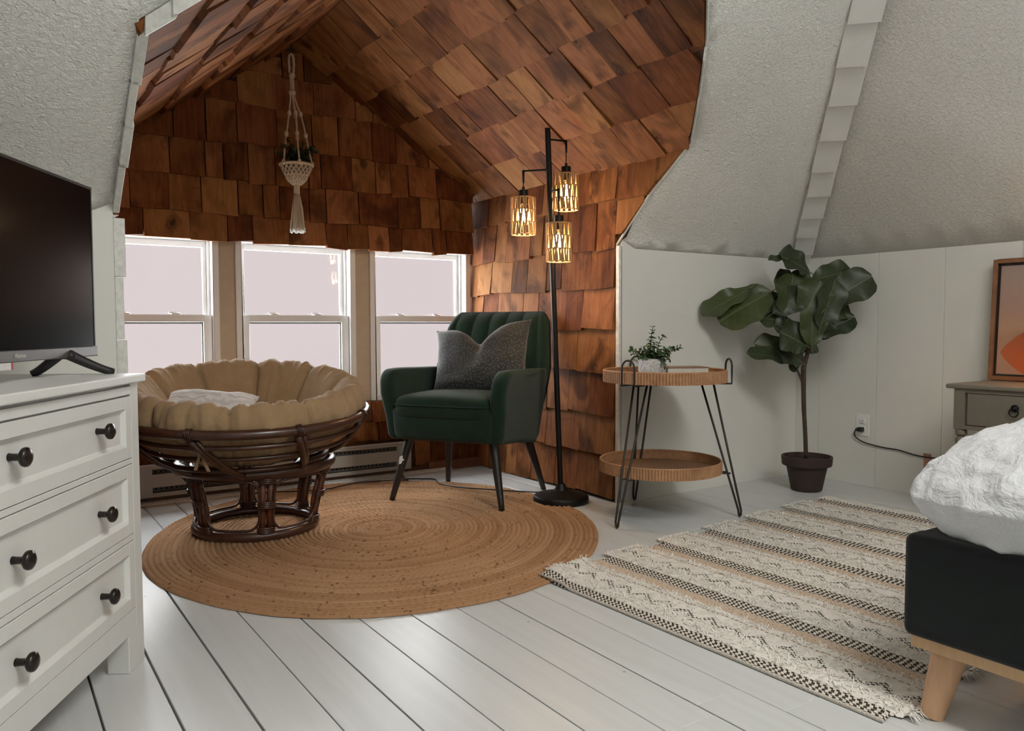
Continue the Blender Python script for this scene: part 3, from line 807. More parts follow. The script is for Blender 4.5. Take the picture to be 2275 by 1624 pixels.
def kilim():
    root = thing('striped_rug', 'cream and beige striped shaggy cotton rug with black woven bands', 'rug', (KA.x, KA.y, 0))
    NU, NV = 360, 150; vs = []; fs = []; bt = []; bu = []; uv = []
    def pos(u, v):
        side = 0.0
        ty, x = band(u)
        side = .02 if ty in (1, 2) else .0
        side += .006 * noise.noise((u * 14, 0, 3))
        vv = side + v * (KWD - 2 * side)
        p = K1 * u + K2 * vv
        h = {0: .013, 1: .007, 2: .008, 3: .011}[ty]
        # lies over the edge of the jute rug at its corner
        z = h + .003 * noise.noise((u * 30, vv * 30, 0)) + (.0025 * math.sin(u * 500) if ty == 1 else 0)
        if u < .003 or v < .004 or v > .996: z *= .4
        lift = max(0.0, .95 - (Vector((KA.x + p.x - 1.277, KA.y + p.y - 2.841)).length)) 
        z += min(.013, lift * .25)
        return (p.x, p.y, z), ty, x, (u, vv)
    for i in range(NU + 1):
        for j in range(NV + 1):
            P, ty, x, q = pos(KL * i / NU, j / NV)
            vs.append(P); bt.append(ty); bu.append(x); uv.append(q)
    n = NV + 1
    for i in range(NU):
        for j in range(NV): fs.append((i * n + j, (i + 1) * n + j, (i + 1) * n + j + 1, i * n + j + 1))
    mb = MB(); mb.v = vs; mb.f = fs; mat = kilim_material()
    o = mb.build('rug_field', mat, root, smooth=True, fix=False)
    if o.data.polygons[100].normal.z < 0: o.data.flip_normals()
    for nm, dat in (('band', bt), ('bu', bu)):
        a = o.data.attributes.new(nm, 'FLOAT', 'POINT'); a.data.foreach_set('value', [float(k) for k in dat])
    ul = o.data.uv_layers.new(name='rug')
    for lp in o.data.loops: ul.data[lp.index].uv = uv[lp.vertex_index]
    # edge hem
    mb = MB(); mb.tube([tuple((*(K1 * .004 + K2 * (.02 + (KWD - .04) * i / 30)), .005 + (.010 if i < 4 else 0))) for i in range(31)], .0045, 6)
    mb.build('hem', plain('hem_cotton', (.5, .46, .4), .9, nscale=200, noise_amt=.4), root)
    # loose pile
    rs = random.Random(5); vs = []; fs = []
    for _ in range(30000):
        u = rs.uniform(.05, KL - .05); ty, x = band(u)
        if ty not in (0, 3): continue
        if ty == 3 and rs.random() < .72: continue
        v = rs.uniform(-.004, 1.004); (px, py, pz), *_r = pos(u, min(1, max(0, v)))
        if v < 0 or v > 1: py += (.012 if v < 0 else -.012); pz = .008
        a = rs.uniform(0, 2 * PI); L = rs.uniform(.012, .028); h = rs.uniform(.002, .010)
        d = Vector((math.cos(a), math.sin(a), 0)); n_ = Vector((-d.y, d.x, 0)) * .0013; b0 = Vector((px, py, pz - .002))
        m1 = b0 + d * L * .5 + Vector((0, 0, h)); e = b0 + d * L + Vector((0, 0, h * .4))
        k = len(vs); vs += [tuple(b0 - n_), tuple(b0 + n_), tuple(m1 + n_), tuple(m1 - n_), tuple(e)]
        fs += [(k, k + 1, k + 2, k + 3), (k + 3, k + 2, k + 4)]
    for _ in range(900):       # fringe along both long edges
        u = rs.uniform(.05, KL - .06); ty, x = band(u)
        if ty in (1, 2): continue
        for vv, sg in ((0, -1), (KWD, 1)):
            p = K1 * u + K2 * vv; b0 = Vector((p.x, p.y, .010)); d = Vector((K2.x * sg + rs.uniform(-.5, .5), K2.y * sg, 0)).normalized(); L = rs.uniform(.015, .04)
            n_ = Vector((-d.y, d.x, 0)) * .0015; m1 = b0 + d * L * .5 + Vector((0, 0, .004)); e = b0 + d * L; e.z = .003
            k = len(vs); vs += [tuple(b0 - n_), tuple(b0 + n_), tuple(m1 + n_), tuple(m1 - n_), tuple(e)]; fs += [(k, k + 1, k + 2, k + 3), (k + 3, k + 2, k + 4)]
    mb = MB(); mb.v = vs; mb.f = fs
    o = mb.build('loose_pile', plain('cream_cotton_pile', (.76, .73, .67), .95, nscale=40, noise_amt=.2), root, fix=False); o['kind'] = 'stuff'
kilim()

# ------------------------------------------------------------------ papasan chair
M['rattan'] = plain('dark_rattan', (0.060, 0.024, 0.014), 0.28, noise_amt=.45, nscale=25, spec=.6)
M['rattanred'] = plain('dark_rattan_cane', (0.11, 0.035, 0.018), 0.3, noise_amt=.35, nscale=18, spec=.6)
pc = thing('papasan_chair', 'dark rattan bowl chair on a round cane base', 'chair', (.875, 3.12, 0.010))
def ring(c, r, n=64, tilt=None):
    return [(c[0] + r * math.cos(2 * PI * k / n), c[1] + r * math.sin(2 * PI * k / n), c[2]) for k in range(n)]
RB, RT, ZB, ZTR = .225, .285, .018, .262
bs = MB().tube(ring((0, 0, ZB), RB), .018, 10, closed=True).build('bottom_ring', M['rattan'], pc, smooth=True)
bs = MB().tube(ring((0, 0, ZTR), RT), .024, 12, closed=True).build('top_ring', M['rattan'], pc, smooth=True)
th0 = math.atan2(-.94, -.24) + .12
angs = [th0 + 2 * PI * k / 6 for k in range(6)]
for a in angs:
    ca, sa = math.cos(a), math.sin(a)
    p = MB()
    for da in (-.055, .055):
        c2, s2 = math.cos(a + da), math.sin(a + da)
        p.tube([(RB * c2, RB * s2, ZB), ((RB + .012) * c2, (RB + .012) * s2, ZB + .1), ((RT - .012) * c2, (RT - .012) * s2, ZTR)], .0125, 8)
    lg = p.build('leg', M['rattanred'], pc, smooth=True)
    for z0 in (.03, .13, .225):
        pts = []
        for q in range(4 * 14 + 1):
            f = 2 * PI * q / 14; zz = z0 + q * .0065 / 14; t = (zz - ZB) / (ZTR - ZB); rr_ = RB + (RT - RB) * t
            pts.append((rr_ * ca + .0305 * math.cos(f) * -sa + .0165 * math.sin(f) * ca, rr_ * sa + .0305 * math.cos(f) * ca + .0165 * math.sin(f) * sa, zz))
        MB().tube(pts, .0036, 5).build('cane_wrap', M['rattan'], lg, smooth=True)
# rounded spacer loops between the legs
for k in range(6):
    a0, a1 = angs[k] + .10, angs[k] + PI / 3 - .10; pts = []
    def P(a, z):
        t = (z - ZB) / (ZTR - ZB); r = RB + (RT - RB) * t; return (r * math.cos(a), r * math.sin(a), z)
    zl, zh, cr = ZB + .024, ZTR - .028, .045
    da = cr / .25
    path = [(a0, zh - cr)] + [(a0, zl + cr)] + [(a0 + da * (1 - math.cos(f)), zl + cr * (1 - math.sin(f))) for f in (PI / 8, PI / 4, 3 * PI / 8)] + [(a0 + da, zl), ((a0 + a1) / 2, zl), (a1 - da, zl)] + \
           [(a1 - da * (1 - math.cos(f)), zl + cr * (1 - math.sin(f))) for f in (3 * PI / 8, PI / 4, PI / 8)] + [(a1, zl + cr), (a1, zh - cr)] + \
           [(a1 - da * (1 - math.cos(f)), zh - cr * (1 - math.sin(f))) for f in (PI / 8, PI / 4, 3 * PI / 8)] + [(a1 - da, zh), ((a0 + a1) / 2, zh), (a0 + da, zh)] + \
           [(a0 + da * (1 - math.cos(f)), zh - cr * (1 - math.sin(f))) for f in (3 * PI / 8, PI / 4, PI / 8)]
    MB().tube([P(a, z) for a, z in path], .0055, 6, closed=True).build('spacer_loop', M['rattan'], pc, smooth=True)
# bowl
BC = Vector((.835, 3.095, .478)) - Vector((.875, 3.12, .01))
fwd = Vector((-.26, -.966, 0)).normalized()
tl = Matrix.Rotation(math.radians(4.5), 4, Vector((fwd.y, -fwd.x, 0)) * -1)
BM = Matrix.Translation(BC) @ tl
if (BM @ (fwd * .5)).z > BC.z: BM = Matrix.Translation(BC) @ tl.inverted()
def bowl_pt(r, a, z): return tuple(BM @ Vector((r * math.cos(a), r * math.sin(a), z)))
RBW = .458
prof = [(RBW, 0), (.42, -.06), (.36, -.125), (.27, -.18), (.17, -.21)]
def bring(r, z, rad, nm, mat):
    return MB().tube([bowl_pt(r, 2 * PI * k / 80, z) for k in range(80)], rad, 10, closed=True).build(nm, mat, pc, smooth=True)
bring(RBW, 0, .0175, 'bowl_rim', M['rattan'])
bring(.432, -.05, .009, 'bowl_hoop', M['rattan']); bring(.385, -.1, .008, 'bowl_hoop', M['rattan']); bring(.31, -.16, .009, 'bowl_hoop', M['rattan']); bring(.2, -.205, .012, 'bowl_hoop', M['rattan'])
def prz(r): return lerp_list(r, [(p[0], p[1]) for p in prof])
for k in range(8):
    a = th0 + 2 * PI * k / 8 + .25; rb = MB()
    for off, tw in ((.0, .55),):
        pts = []
        for i in range(12):
            t = i / 11; r = RBW - .005 - (RBW - .19) * t; pts.append(bowl_pt(r, a + tw * t, prz(r) - .012))
        rb.tube(pts, .0135, 8)
        pts2 = [bowl_pt(RBW - .005 - (RBW - .19) * i / 11, a + .05 + tw * .92 * i / 11, prz(RBW - .005 - (RBW - .19) * i / 11) - .014) for i in range(12)]
        rb.tube(pts2, .008, 6)
    ro = rb.build('bowl_rib', M['rattan'], pc, smooth=True)
    pts = []
    for q in range(41):
        g = 2 * PI * q / 10; pts.append(bowl_pt(RBW + .0205 * math.cos(g), a + .012 * (q / 10 - 2), .0205 * math.sin(g)))
    MB().tube(pts, .0025, 5).build('cane_wrap', M['rattan'], ro, smooth=True)

# cushion of the round chair
M['tan'] = fabric_material('tan_cotton', (.29, .185, .092), (.42, .285, .155), 500, .85, .55, .15, wr=1.6, wrs=10)
cush = thing('papasan_cushion', 'round tufted tan cushion filling the rattan bowl chair', 'cushion', (.835, 3.095, .480))
CM = BM.to_3x3().to_4x4() @ Matrix.Rotation(math.radians(0), 4, 'X')
extra = Matrix.Rotation(math.radians(4.0), 4, Vector((fwd.y, -fwd.x, 0)) * -1)
if (extra @ fwd).z > 0: extra = extra.inverted()
CM = extra @ CM
cprof = [(0.0, -.135), (.06, -.133), (.13, -.122), (.19, -.10), (.24, -.066), (.28, -.025), (.315, .02), (.345, .062), (.375, .094), (.405, .104), (.43, .093), (.447, .062), (.450, .03), (.438, -.004), (.41, -.035), (.36, -.095), (.28, -.145), (.18, -.182), (.08, -.195), (0.0, -.197)]
NSEG = 10
def cpos(ui, vi, puff=1.0):
    n = len(cprof) - 1; t = vi * n; k = min(n - 1, int(t)); f = t - k
    # catmull
    def g(i): return cprof[max(0, min(n, i))]
    p0, p1, p2, p3 = g(k - 1), g(k), g(k + 1), g(k + 2)
    def cr(a, b, c, d): return .5 * ((2 * b) + (-a + c) * f + (2 * a - 5 * b + 4 * c - d) * f * f + (-a + 3 * b - 3 * c + d) * f ** 3)
    r = max(0, cr(p0[0], p1[0], p2[0], p3[0])); z = cr(p0[1], p1[1], p2[1], p3[1])
    a = 2 * PI * ui
    s = abs(math.sin(NSEG * a / 2 + .4))                       # 0 on the seams
    seam = (1 - s) ** 9
    # seam groove: only on inner slope and roll
    wt = min(1, max(0, (r - .10) / .16)) * (1 if vi < .8 else max(0, 1 - (vi - .8) / .1))
    depth = .034 * seam * wt * (1 if vi < .40 else .5)
    bl = .006 * s * wt
    # normal of the profile
    dr = p2[0] - p1[0]; dz = p2[1] - p1[1]; L = math.hypot(dr, dz) or 1; nr, nz = -dz / L, dr / L
    if vi < 0.02: nr, nz = 0, 1
    amp = bl - depth
    # tuft dimples near the middle
    if vi < .5:
        for tk in range(NSEG // 2 + 1):
            pass
        d = math.hypot(r - .235, (a * NSEG / 2 / PI - round(a * NSEG / 2 / PI + .127) + .127) * 2 * PI / NSEG * .235) if r > .05 else 1
        amp -= .028 * math.exp(-(d / .035) ** 2)
    # gathered wrinkles radiating across the roll
    wv = noise.noise((a * 9, vi * 6, 1.7)) * .012 + noise.noise((a * 16, vi * 7, 4.2)) * .010 + noise.noise((a * 44, vi * 8, 8.1)) * .0065 + noise.noise((a * 95, vi * 10, 2.1)) * .003
    amp += wv * wt * (.32 if vi < .36 else (1.0 if vi > .46 else .32 + .68 * (vi - .36) / .1))
    r2 = max(0, r + nr * amp); z2 = z + nz * amp
    return tuple((CM @ Vector((r2 * math.cos(a), r2 * math.sin(a), z2 + .012))))
MB().grid(lambda u, v: cpos(u, v), 330, 84, cu=True).build('cushion_body', M['tan'], cush, smooth=True)
# buttons and ties
bt = MB()
for k in range(NSEG):
    a = (2 * PI * k - .8 + 0) / NSEG
    if k % 2 == 0: bt.superell(tuple(CM @ Vector((.235 * math.cos(a), .235 * math.sin(a), -.085))), (.010, .010, .006), 1, 1, 12, 6)
bt.each('tuft_button', M['tan'], cush, smooth=True)
tie = MB()
for s_, L in ((-.018, .07), (.02, .075)):
    base = Vector((.602, 2.79, .385)) - Vector((.835, 3.095, .480))
    pts = [base + Vector((0, 0, 0)), base + RV * s_ * .5 - FW * .006 + Vector((0, 0, -L * .5)), base + RV * s_ * 1.2 + Vector((0, 0, -L))]
    for i in range(2):
        a, b = pts[i], pts[i + 1]; w_ = RV * .0055
        tie.hexa([tuple(a - w_ - FW * .001), tuple(a + w_ - FW * .001), tuple(a + w_ + FW * .001), tuple(a - w_ + FW * .001), tuple(b - w_ - FW * .001), tuple(b + w_ - FW * .001), tuple(b + w_ + FW * .001), tuple(b - w_ + FW * .001)])
tie.each('cushion_tie', M['tan'], cush)

# cushions -------------------------------------------------------------
def pillow_mesh(a, b, t, n=36, chop=0.0, pinch=.07):
    """knife-edge cushion in the local xz plane, thickness along y"""
    def fn(u, v, s):
        x = 2 * u - 1; z = 2 * v - 1
        px = a * x * (1 - pinch * (1 - z * z)) ; pz = b * z * (1 - pinch * (1 - x * x))
        th = t * (max(0, 1 - x ** 4) ** .55) * (max(0, 1 - z ** 4) ** .55)
        th *= 1 + .10 * noise.noise((x * 2.2 + s, z * 2.2, 5)) 
        if chop:
            g = math.exp(-((x - .02) / .30) ** 2) * max(0, (z + .35) / 1.35) ** 1.3
            pz -= chop * g; th *= 1 - .42 * math.exp(-((x - .02) / .13) ** 2) * max(0, (z + .3) / 1.3)
        y = s * th + .006 * noise.noise((x * 3, z * 3, 2))
        return (px, y, pz)
    mb = MB(); mb.grid(lambda u, v: fn(u, v, -1), n, n); mb.grid(lambda u, v: fn(u, v, 1), n, n); return mb
def swirl_material():
    t = NT('white_embroidered_cotton'); mp = t.coords(); w = t.n('ShaderNodeTexWave', wave_type='RINGS'); w.inputs['Scale'].default_value = 14; w.inputs['Distortion'].default_value = 9; w.inputs['Detail'].default_value = 1.5; w.inputs['Detail Scale'].default_value = 1.3
    t.l(mp, 0, w, 'Vector'); r = t.ramp([(.3, (.56, .55, .535)), (.7, (.68, .675, .655))]); t.l(w, 1, r, 0); t.l(r, 0, t.b, 'Base Color'); t.b.inputs['Roughness'].default_value = .9
    t.bump(w.outputs[1], .35, .004); return t.mat
wp = pillow_mesh(.165, .15, .055, 30).build('white_pillow', swirl_material(), None, smooth=True)
wp.matrix_world = Matrix.Translation((.66, 3.0, .475)) @ Matrix.Rotation(math.radians(-22), 4, 'Z') @ Matrix.Rotation(math.radians(-62), 4, 'X') @ Matrix.Rotation(math.radians(8), 4, 'Y')
tag(wp, 'white cushion with swirling raised pattern lying in the tan papasan', 'pillow')

# ------------------------------------------------------------------ green armchair
M['green'] = fabric_material('dark_green_wool', (.006, .018, .010), (.012, .032, .018), 700, .95, .35, .10)
M['legdark'] = plain('espresso_wood_leg', (.012, .009, .007), .38, noise_amt=.2)
rzC = math.radians(-57.2)
ch = thing('armchair', 'dark green upholstered armchair with channel back and tapered black legs', 'armchair', (1.881 + .013, 3.188 - .02, 0), rzC)
ZJ = .0105
for (fx, fy, bx, by, nm) in ((.275, -.262, .205, -.20, 'f'), (-.275, -.262, -.205, -.20, 'f'), (.265, .265, .20, .17, 'b'), (-.265, .265, -.20, .17, 'b')):
    zf = ZJ if nm == 'f' else .001
    zt_ = .32
    p = MB(); n = 10
    pts = [(fx + (bx - fx) * i / n, fy + (by - fy) * i / n, zf + (zt_ - zf) * i / n) for i in range(n + 1)]
    p.tube(pts, [.0125 + .0115 * i / n for i in range(n + 1)], 14)
    lg = p.build('leg', M['legdark'], ch, smooth=True)
    if fx < 0 and nm == 'f':
        st = MB()
        c = Vector(pts[6]) + Vector((.0, -.021, 0)); rs = random.Random(2)
        poly = [(math.cos(2 * PI * k / 11) * rs.uniform(.006, .017), math.sin(2 * PI * k / 11) * rs.uniform(.012, .026)) for k in range(11)]
        st.m = Matrix.Translation(c) @ Matrix.Rotation(math.radians(-12), 4, 'X')
        st.prism(poly, 'y', -.001, .0008)
        so = st.build('torn_sticker', plain('torn_paper', (.6, .58, .54), .8), lg)
# seat base
sb = MB().superell((0, -.03, .365), (.262, .285, .085), .22, .22, 40, 16, warp=lambda p: Vector((p.x * (1 + .35 * (p.z)), p.y * (1 + .15 * p.z), p.z + .05 * (p.y - .0) * (-1 if p.z < 0 else 0)))).build('seat_base', M['green'], ch, smooth=True)
# seat cushion
MB().superell((0, -.075, .44), (.246, .25, .058), .42, .25, 44, 20, warp=lambda p: Vector((p.x, p.y, p.z + .014 * (1 - (p.x / .25) ** 2) * (1 if p.z > 0 else 0)))).build('seat_cushion', M['green'], ch, smooth=True)
# seam of the cushion
sm = []
for k in range(60):
    a = 2 * PI * k / 60; sp = lambda w, e: math.copysign(abs(w) ** e, w)
    sm.append((.2475 * sp(math.cos(a), .25), -.075 + .2515 * sp(math.sin(a), .25), .455))
MB().tube(sm, .0028, 5, closed=True).build('cushion_piping', M['green'], ch, smooth=True)
# arms: rounded slabs that flare outwards
def arm(sg):
    prof = []
    # outline in (y, z): up the front, over the rounded corner, back along the top, down the back
    f0, f1 = -.285, -.315
    prof += [(f0 + .02, .292), (f0, .31), (f0 - .008, .40), (f1, .50)]
    cr = .075; cy, cz = f1 + cr + .005, .612 - cr
    for i in range(1, 8):
        q = PI - (PI / 2) * i / 8; prof.append((cy + cr * math.cos(q), cz + cr * math.sin(q)))
    prof += [(-.20, .613), (-.10, .611), (0, .607), (.12, .604), (.22, .60), (.25, .55), (.225, .40), (.20, .27), (.17, .245), (-.05, .275)]
    n = len(prof); cy0 = sum(p[0] for p in prof) / n; cz0 = sum(p[1] for p in prof) / n
    NS = 9; th = .078; vs = []
    for s in range(NS):
        t = -1 + 2 * s / (NS - 1)
        inset = .030 * (1 - math.sqrt(max(0, 1 - abs(t) ** 3.0)))
        for (y, z) in prof:
            dy, dz = y - cy0, z - cz0; L = math.hypot(dy, dz)
            y2 = y - dy / L * inset; z2 = z - dz / L * inset
            xo = .262 + (z2 - .28) * .115 - max(0, y2) * .06
            vs.append((sg * (xo + (t - 1) * th / 2 + .022), y2, z2))
    fs = []
    for s in range(NS - 1):
        for k in range(n):
            k2 = (k + 1) % n; fs.append((s * n + k, s * n + k2, (s + 1) * n + k2, (s + 1) * n + k))
    fs.append(tuple(range(n - 1, -1, -1))); fs.append(tuple((NS - 1) * n + k for k in range(n)))
    o = MB().add(vs, fs).build('armrest', M['green'], ch, smooth=True)
    o.modifiers.new('wn', 'WEIGHTED_NORMAL')
arm(1); arm(-1)
# back with vertical channels
def backpt(u, v, s):
    x = 2 * u - 1; z0 = .27
    zt = .876 - .055 * max(0, (abs(x) - .80) / .20) ** 2.4
    z = z0 + v * (zt - z0)
    h = (z - z0) / .6
    hw = .262 + .045 * math.sin(min(1, max(0, (z - .27) / .36)) * PI / 2) - .040 * max(0, (z - .60) / .27)
    px = x * hw
    lean = .175 + .205 * h
    ed = (1 - abs(x) ** 7) ** .5 if abs(x) < 1 else 0
    ev = min(1, max(0, (1 - v) / .10)) ** .5
    th = .058 * ed * ev
    y = lean + (s * th)
    if s < 0:
        c = abs(math.sin(PI * (x * 3.1 + .5)))
        y -= .017 * (c ** .55 - .3) * ed * ev
        y += .06 * (abs(x) ** 3) * -1 * (1 - .3 * h)      # wings curve forward
    else:
        y += -.03 * abs(x) ** 3
    return (px, y, z)
bk = MB(); bk.grid(lambda u, v: backpt(u, v, -1), 96, 30); bk.grid(lambda u, v: backpt(u, v, 1), 48, 15)
bk.build('backrest', M['green'], ch, smooth=True)

# patterned dark pillow on the armchair
def leafdot_material():
    t = NT('dark_speckled_print'); mp = t.coords('Object', (1, 1, 1))
    m2 = t.n('ShaderNodeMapping'); m2.inputs['Scale'].default_value = (95, 1, 70); t.l(mp, 0, m2, 0)
    v = t.n('ShaderNodeTexVoronoi'); v.voronoi_dimensions = '2D'; v.inputs['Scale'].default_value = 1.0
    sep = t.n('ShaderNodeSeparateXYZ'); t.l(m2, 0, sep, 0); cm = t.n('ShaderNodeCombineXYZ'); t.l(sep, 0, cm, 0); t.l(sep, 2, cm, 1); t.l(cm, 0, v, 'Vector')
    r = t.ramp([(.16, 1.0), (.30, 0.0)]); t.l(v, 'Distance', r, 0)
    s0 = t.n('ShaderNodeSeparateXYZ'); t.l(mp, 0, s0, 0); g = t.n('ShaderNodeMapRange'); g.inputs[1].default_value = -.2; g.inputs[2].default_value = .16; g.inputs[3].default_value = 1.0; g.inputs[4].default_value = .45
    t.l(s0, 2, g, 0); k = t.math('MULTIPLY', r.outputs[0], g.outputs[0])
    col = t.mix(k, (.014, .0165, .017), (.075, .082, .08)); t.t.links.new(col, t.b.inputs['Base Color']); t.b.inputs['Roughness'].default_value = .85
    t.b.inputs['Sheen Weight'].default_value = .2
    t.bump(k, .2, .002); return t.mat
tp = pillow_mesh(.25, .19, .085, 44, chop=.085, pinch=.11).build('throw_pillow', leafdot_material(), None, smooth=True)
CHM = Matrix.Translation((1.894, 3.168, 0)) @ Matrix.Rotation(rzC, 4, 'Z')
tp.matrix_world = CHM @ Matrix.Translation((.03, .05, .635)) @ Matrix.Rotation(math.radians(-24), 4, 'X') @ Matrix.Rotation(math.radians(-7), 4, 'Y')
tag(tp, 'charcoal patterned pillow with a chopped top on the green armchair', 'pillow')

# ------------------------------------------------------------------ floor lamp
def rope_material():
    t = NT('natural_paper_rope'); mp = t.coords(); a = t.noise(mp, 240, 3)
    r = t.ramp([(.3, (.33, .17, .062)), (.7, (.52, .295, .12))]); t.l(a, 0, r, 0); t.l(r, 0, t.b, 'Base Color'); t.b.inputs['Roughness'].default_value = .85
    t.bump(a.outputs[0], .4, .002); return t.mat
M['rope'] = rope_material()
M['bulb'] = plain('glowing_bulb', (1, .9, .75), .3, emit=(1.0, .78, .48), estr=24, noise_amt=0)
lp = thing('floor_lamp', 'black floor lamp with three glowing woven rope shades by the shingled wall', 'lamp', (2.165, 2.825, 0))
MB().lathe([(.12, 0), (.127, .012), (.125, .028), (.118, .035), (.06, .047), (.032, .058), (.022, .075), (.018, .085)], 48).build('base', M['black'], lp, smooth=True, bevel=.002)
PB, PT = Vector((-.003, .0, .07)), Vector((-.107, -.043, 1.66))
def pole_at(z): return PB + (PT - PB) * ((z - .07) / 1.59)
MB().tube([PB, PT], .0125, 16).build('pole', M['black'], lp, smooth=True, bevel=.001)
SH = [  # arm height, end offset right, end offset forward, shade top, shade bottom
    (1.612, .080, .015, 1.464, 1.310), (1.484, -.112, .015, 1.364, 1.204), (1.388, .034, -.085, 1.240, 1.078)]
for i, (za, ro, fo, z1, z0) in enumerate(SH):
    pa = pole_at(za); e = pa + RV * ro + FW * fo + Vector((0, 0, -.004))
    am = MB().tube([pa, e], .0045, 8).tube([e + Vector((0, 0, .004)), e + Vector((0, 0, -.05))], .0052, 8); 
    am = am.build('arm', M['black'], lp, smooth=True)
    ct = Vector((e.x, e.y, z1))
    MB().tube([e + Vector((0, 0, -.045)), Vector((e.x, e.y, z1 + .03))], .0026, 6).build('hanging_cord', M['black'], am, smooth=True)
    so = MB().lathe([(.006, .048), (.006, .034), (.0205, .033), (.021, .0), (.020, -.028), (.012, -.03)], 20, ct).build('socket', M['black'], lp, smooth=False)
    R0_ = .0530; H = z1 - z0
    fr_ = MB()
    for t in (0, .33, .67, 1):
        z = z1 - H * t
        fr_.tube([(ct.x + R0_ * math.cos(2 * PI * k / 36), ct.y + R0_ * math.sin(2 * PI * k / 36), z) for k in range(36)], .0022, 6, closed=True)
    for k in range(3):
        a = 2 * PI * k / 3 + i; fr_.tube([(ct.x + .02 * math.cos(a), ct.y + .02 * math.sin(a), z1), (ct.x + R0_ * math.cos(a), ct.y + R0_ * math.sin(a), z1)], .0018, 5)
    sh = fr_.build('lamp_shade', M['rope'], lp, smooth=True)
    rs = random.Random(20 + i); st = MB()
    for tier in range(3):
        za_, zb_ = z1 - H * tier / 3, z1 - H * (tier + 1) / 3; N = 26
        for k in range(N):
            a = 2 * PI * (k + .5 * (tier % 2)) / N + rs.uniform(-.03, .03); d = (.5 if k % 2 else -.5) * 2 * PI / N * rs.uniform(.55, .95)
            for off in (-.030, .030):
                p0 = (ct.x + R0_ * math.cos(a + off), ct.y + R0_ * math.sin(a + off), za_); p1 = (ct.x + R0_ * math.cos(a + d + off), ct.y + R0_ * math.sin(a + d + off), zb_)
                st.tube([p0, p1], .0030, 5, caps=False)
    so2 = st.build('woven_rope', M['rope'], sh, smooth=True); so2['kind'] = 'stuff'
    bl = MB().superell((ct.x, ct.y, z1 - .075), (.024, .024, .032), 1, 1, 20, 12).build('bulb', M['bulb'], lp, smooth=True)
    L = bpy.data.lights.new('bulb_light', 'POINT'); L.energy = 3.2; L.color = (1.0, .68, .38); L.shadow_soft_size = .022
    lo = bpy.data.objects.new('bulb_light', L); COL.objects.link(lo); lo.parent = lp; lo.location = (ct.x, ct.y, z1 - .115)
# cord and foot switch
def smooth_path(pts, n=8):
    pts = [Vector(p) for p in pts]; out = []
    for i in range(len(pts) - 1):
        p0, p1, p2, p3 = pts[max(0, i - 1)], pts[i], pts[i + 1], pts[min(len(pts) - 1, i + 2)]
        for k in range(n):
            f = k / n
            out.append(.5 * ((2 * p1) + (p2 - p0) * f + (2 * p0 - 5 * p1 + 4 * p2 - p3) * f * f + (3 * p1 - p0 - 3 * p2 + p3) * f ** 3))
    out.append(pts[-1]); return out
lb = Vector((2.165, 2.825, 0))
cpts = [(2.21, 2.93, .03), (2.19, 3.0, .012), (2.12, 3.06, .012), (2.02, 3.14, .0185), (1.90, 3.30, .019), (1.87, 3.44, .0185), (1.93, 3.60, .006), (1.87, 3.66, .006), (1.81, 3.675, .010)]
MB().tube([Vector(p) - lb for p in smooth_path(cpts)], .0032, 6).build('cord', M['blackmatte'], lp, smooth=True)
cpts = [(1.745, 3.685, .010), (1.69, 3.70, .010), (1.62, 3.68, .017), (1.52, 3.68, .019), (1.43, 3.65, .0195), (1.36, 3.62, .0195), (1.24, 3.64, .0195), (1.12, 3.71, .018), (1.02, 3.79, .006)]
MB().tube([Vector(p) - lb for p in smooth_path(cpts)], .0032, 6).build('cord', M['blackmatte'], lp, smooth=True)
MB().lathe([(.036, 0), (.037, .006), (.03, .014), (.015, .019), (.013, .02), (.013, .031), (.0115, .033)], 28, Vector((1.778, 3.68, 0)) - lb).build('foot_switch', M['blackmatte'], lp, smooth=True, bevel=.001)

# ------------------------------------------------------------------ electric baseboard heater
M['heater'] = plain('grey_enamel', (.42, .40, .365), .45, .1, noise_amt=.06)
M['heatdark'] = plain('heater_slot_dark', (.035, .03, .025), .6)
ht = thing('baseboard_heater', 'long low electric baseboard heater on the wall under the windows', 'heater', (0, 0, 0))
HX0, HX1 = .36, 1.90
MB().box(HX0, HX1, 3.842, 3.864, .036, .182).build('housing', M['heatdark'], ht)
MB().box(HX0, HX1, 3.808, 3.864, .172, .182).box(HX0, HX1, 3.808, 3.814, .162, .172).build('top_cap', M['heater'], ht, bevel=.002)
MB().box(HX0, HX1, 3.806, 3.812, .080, .140).build('front_panel', M['heater'], ht, bevel=.002)
MB().box(HX0, HX1, 3.806, 3.812, .036, .056).build('lower_rail', M['heater'], ht, bevel=.002)
for a, b in ((HX0, HX0 + .25), (HX1 - .085, HX1)):
    MB().box(a, b, 3.8055, 3.85, .038, .176).build('end_cover', M['heater'], ht, bevel=.002)
fn = MB()
nx = int((HX1 - HX0 - .36) / .022)
for k in range(nx):
    x = HX0 + .265 + k * .022
    fn.box(x, x + .006, 3.828, 3.833, .145, .152); fn.box(x, x + .006, 3.828, 3.833, .066, .073)
MB().box(HX0 + .25, HX1 - .085, 3.832, 3.836, .056, .164).build('slotted_plate', plain('heater_slot_grey', (.14, .13, .115), .55), ht)
fo = fn.build('vent_holes', plain('hole_black', (.004, .004, .004), .9), ht); fo['kind'] = 'stuff'

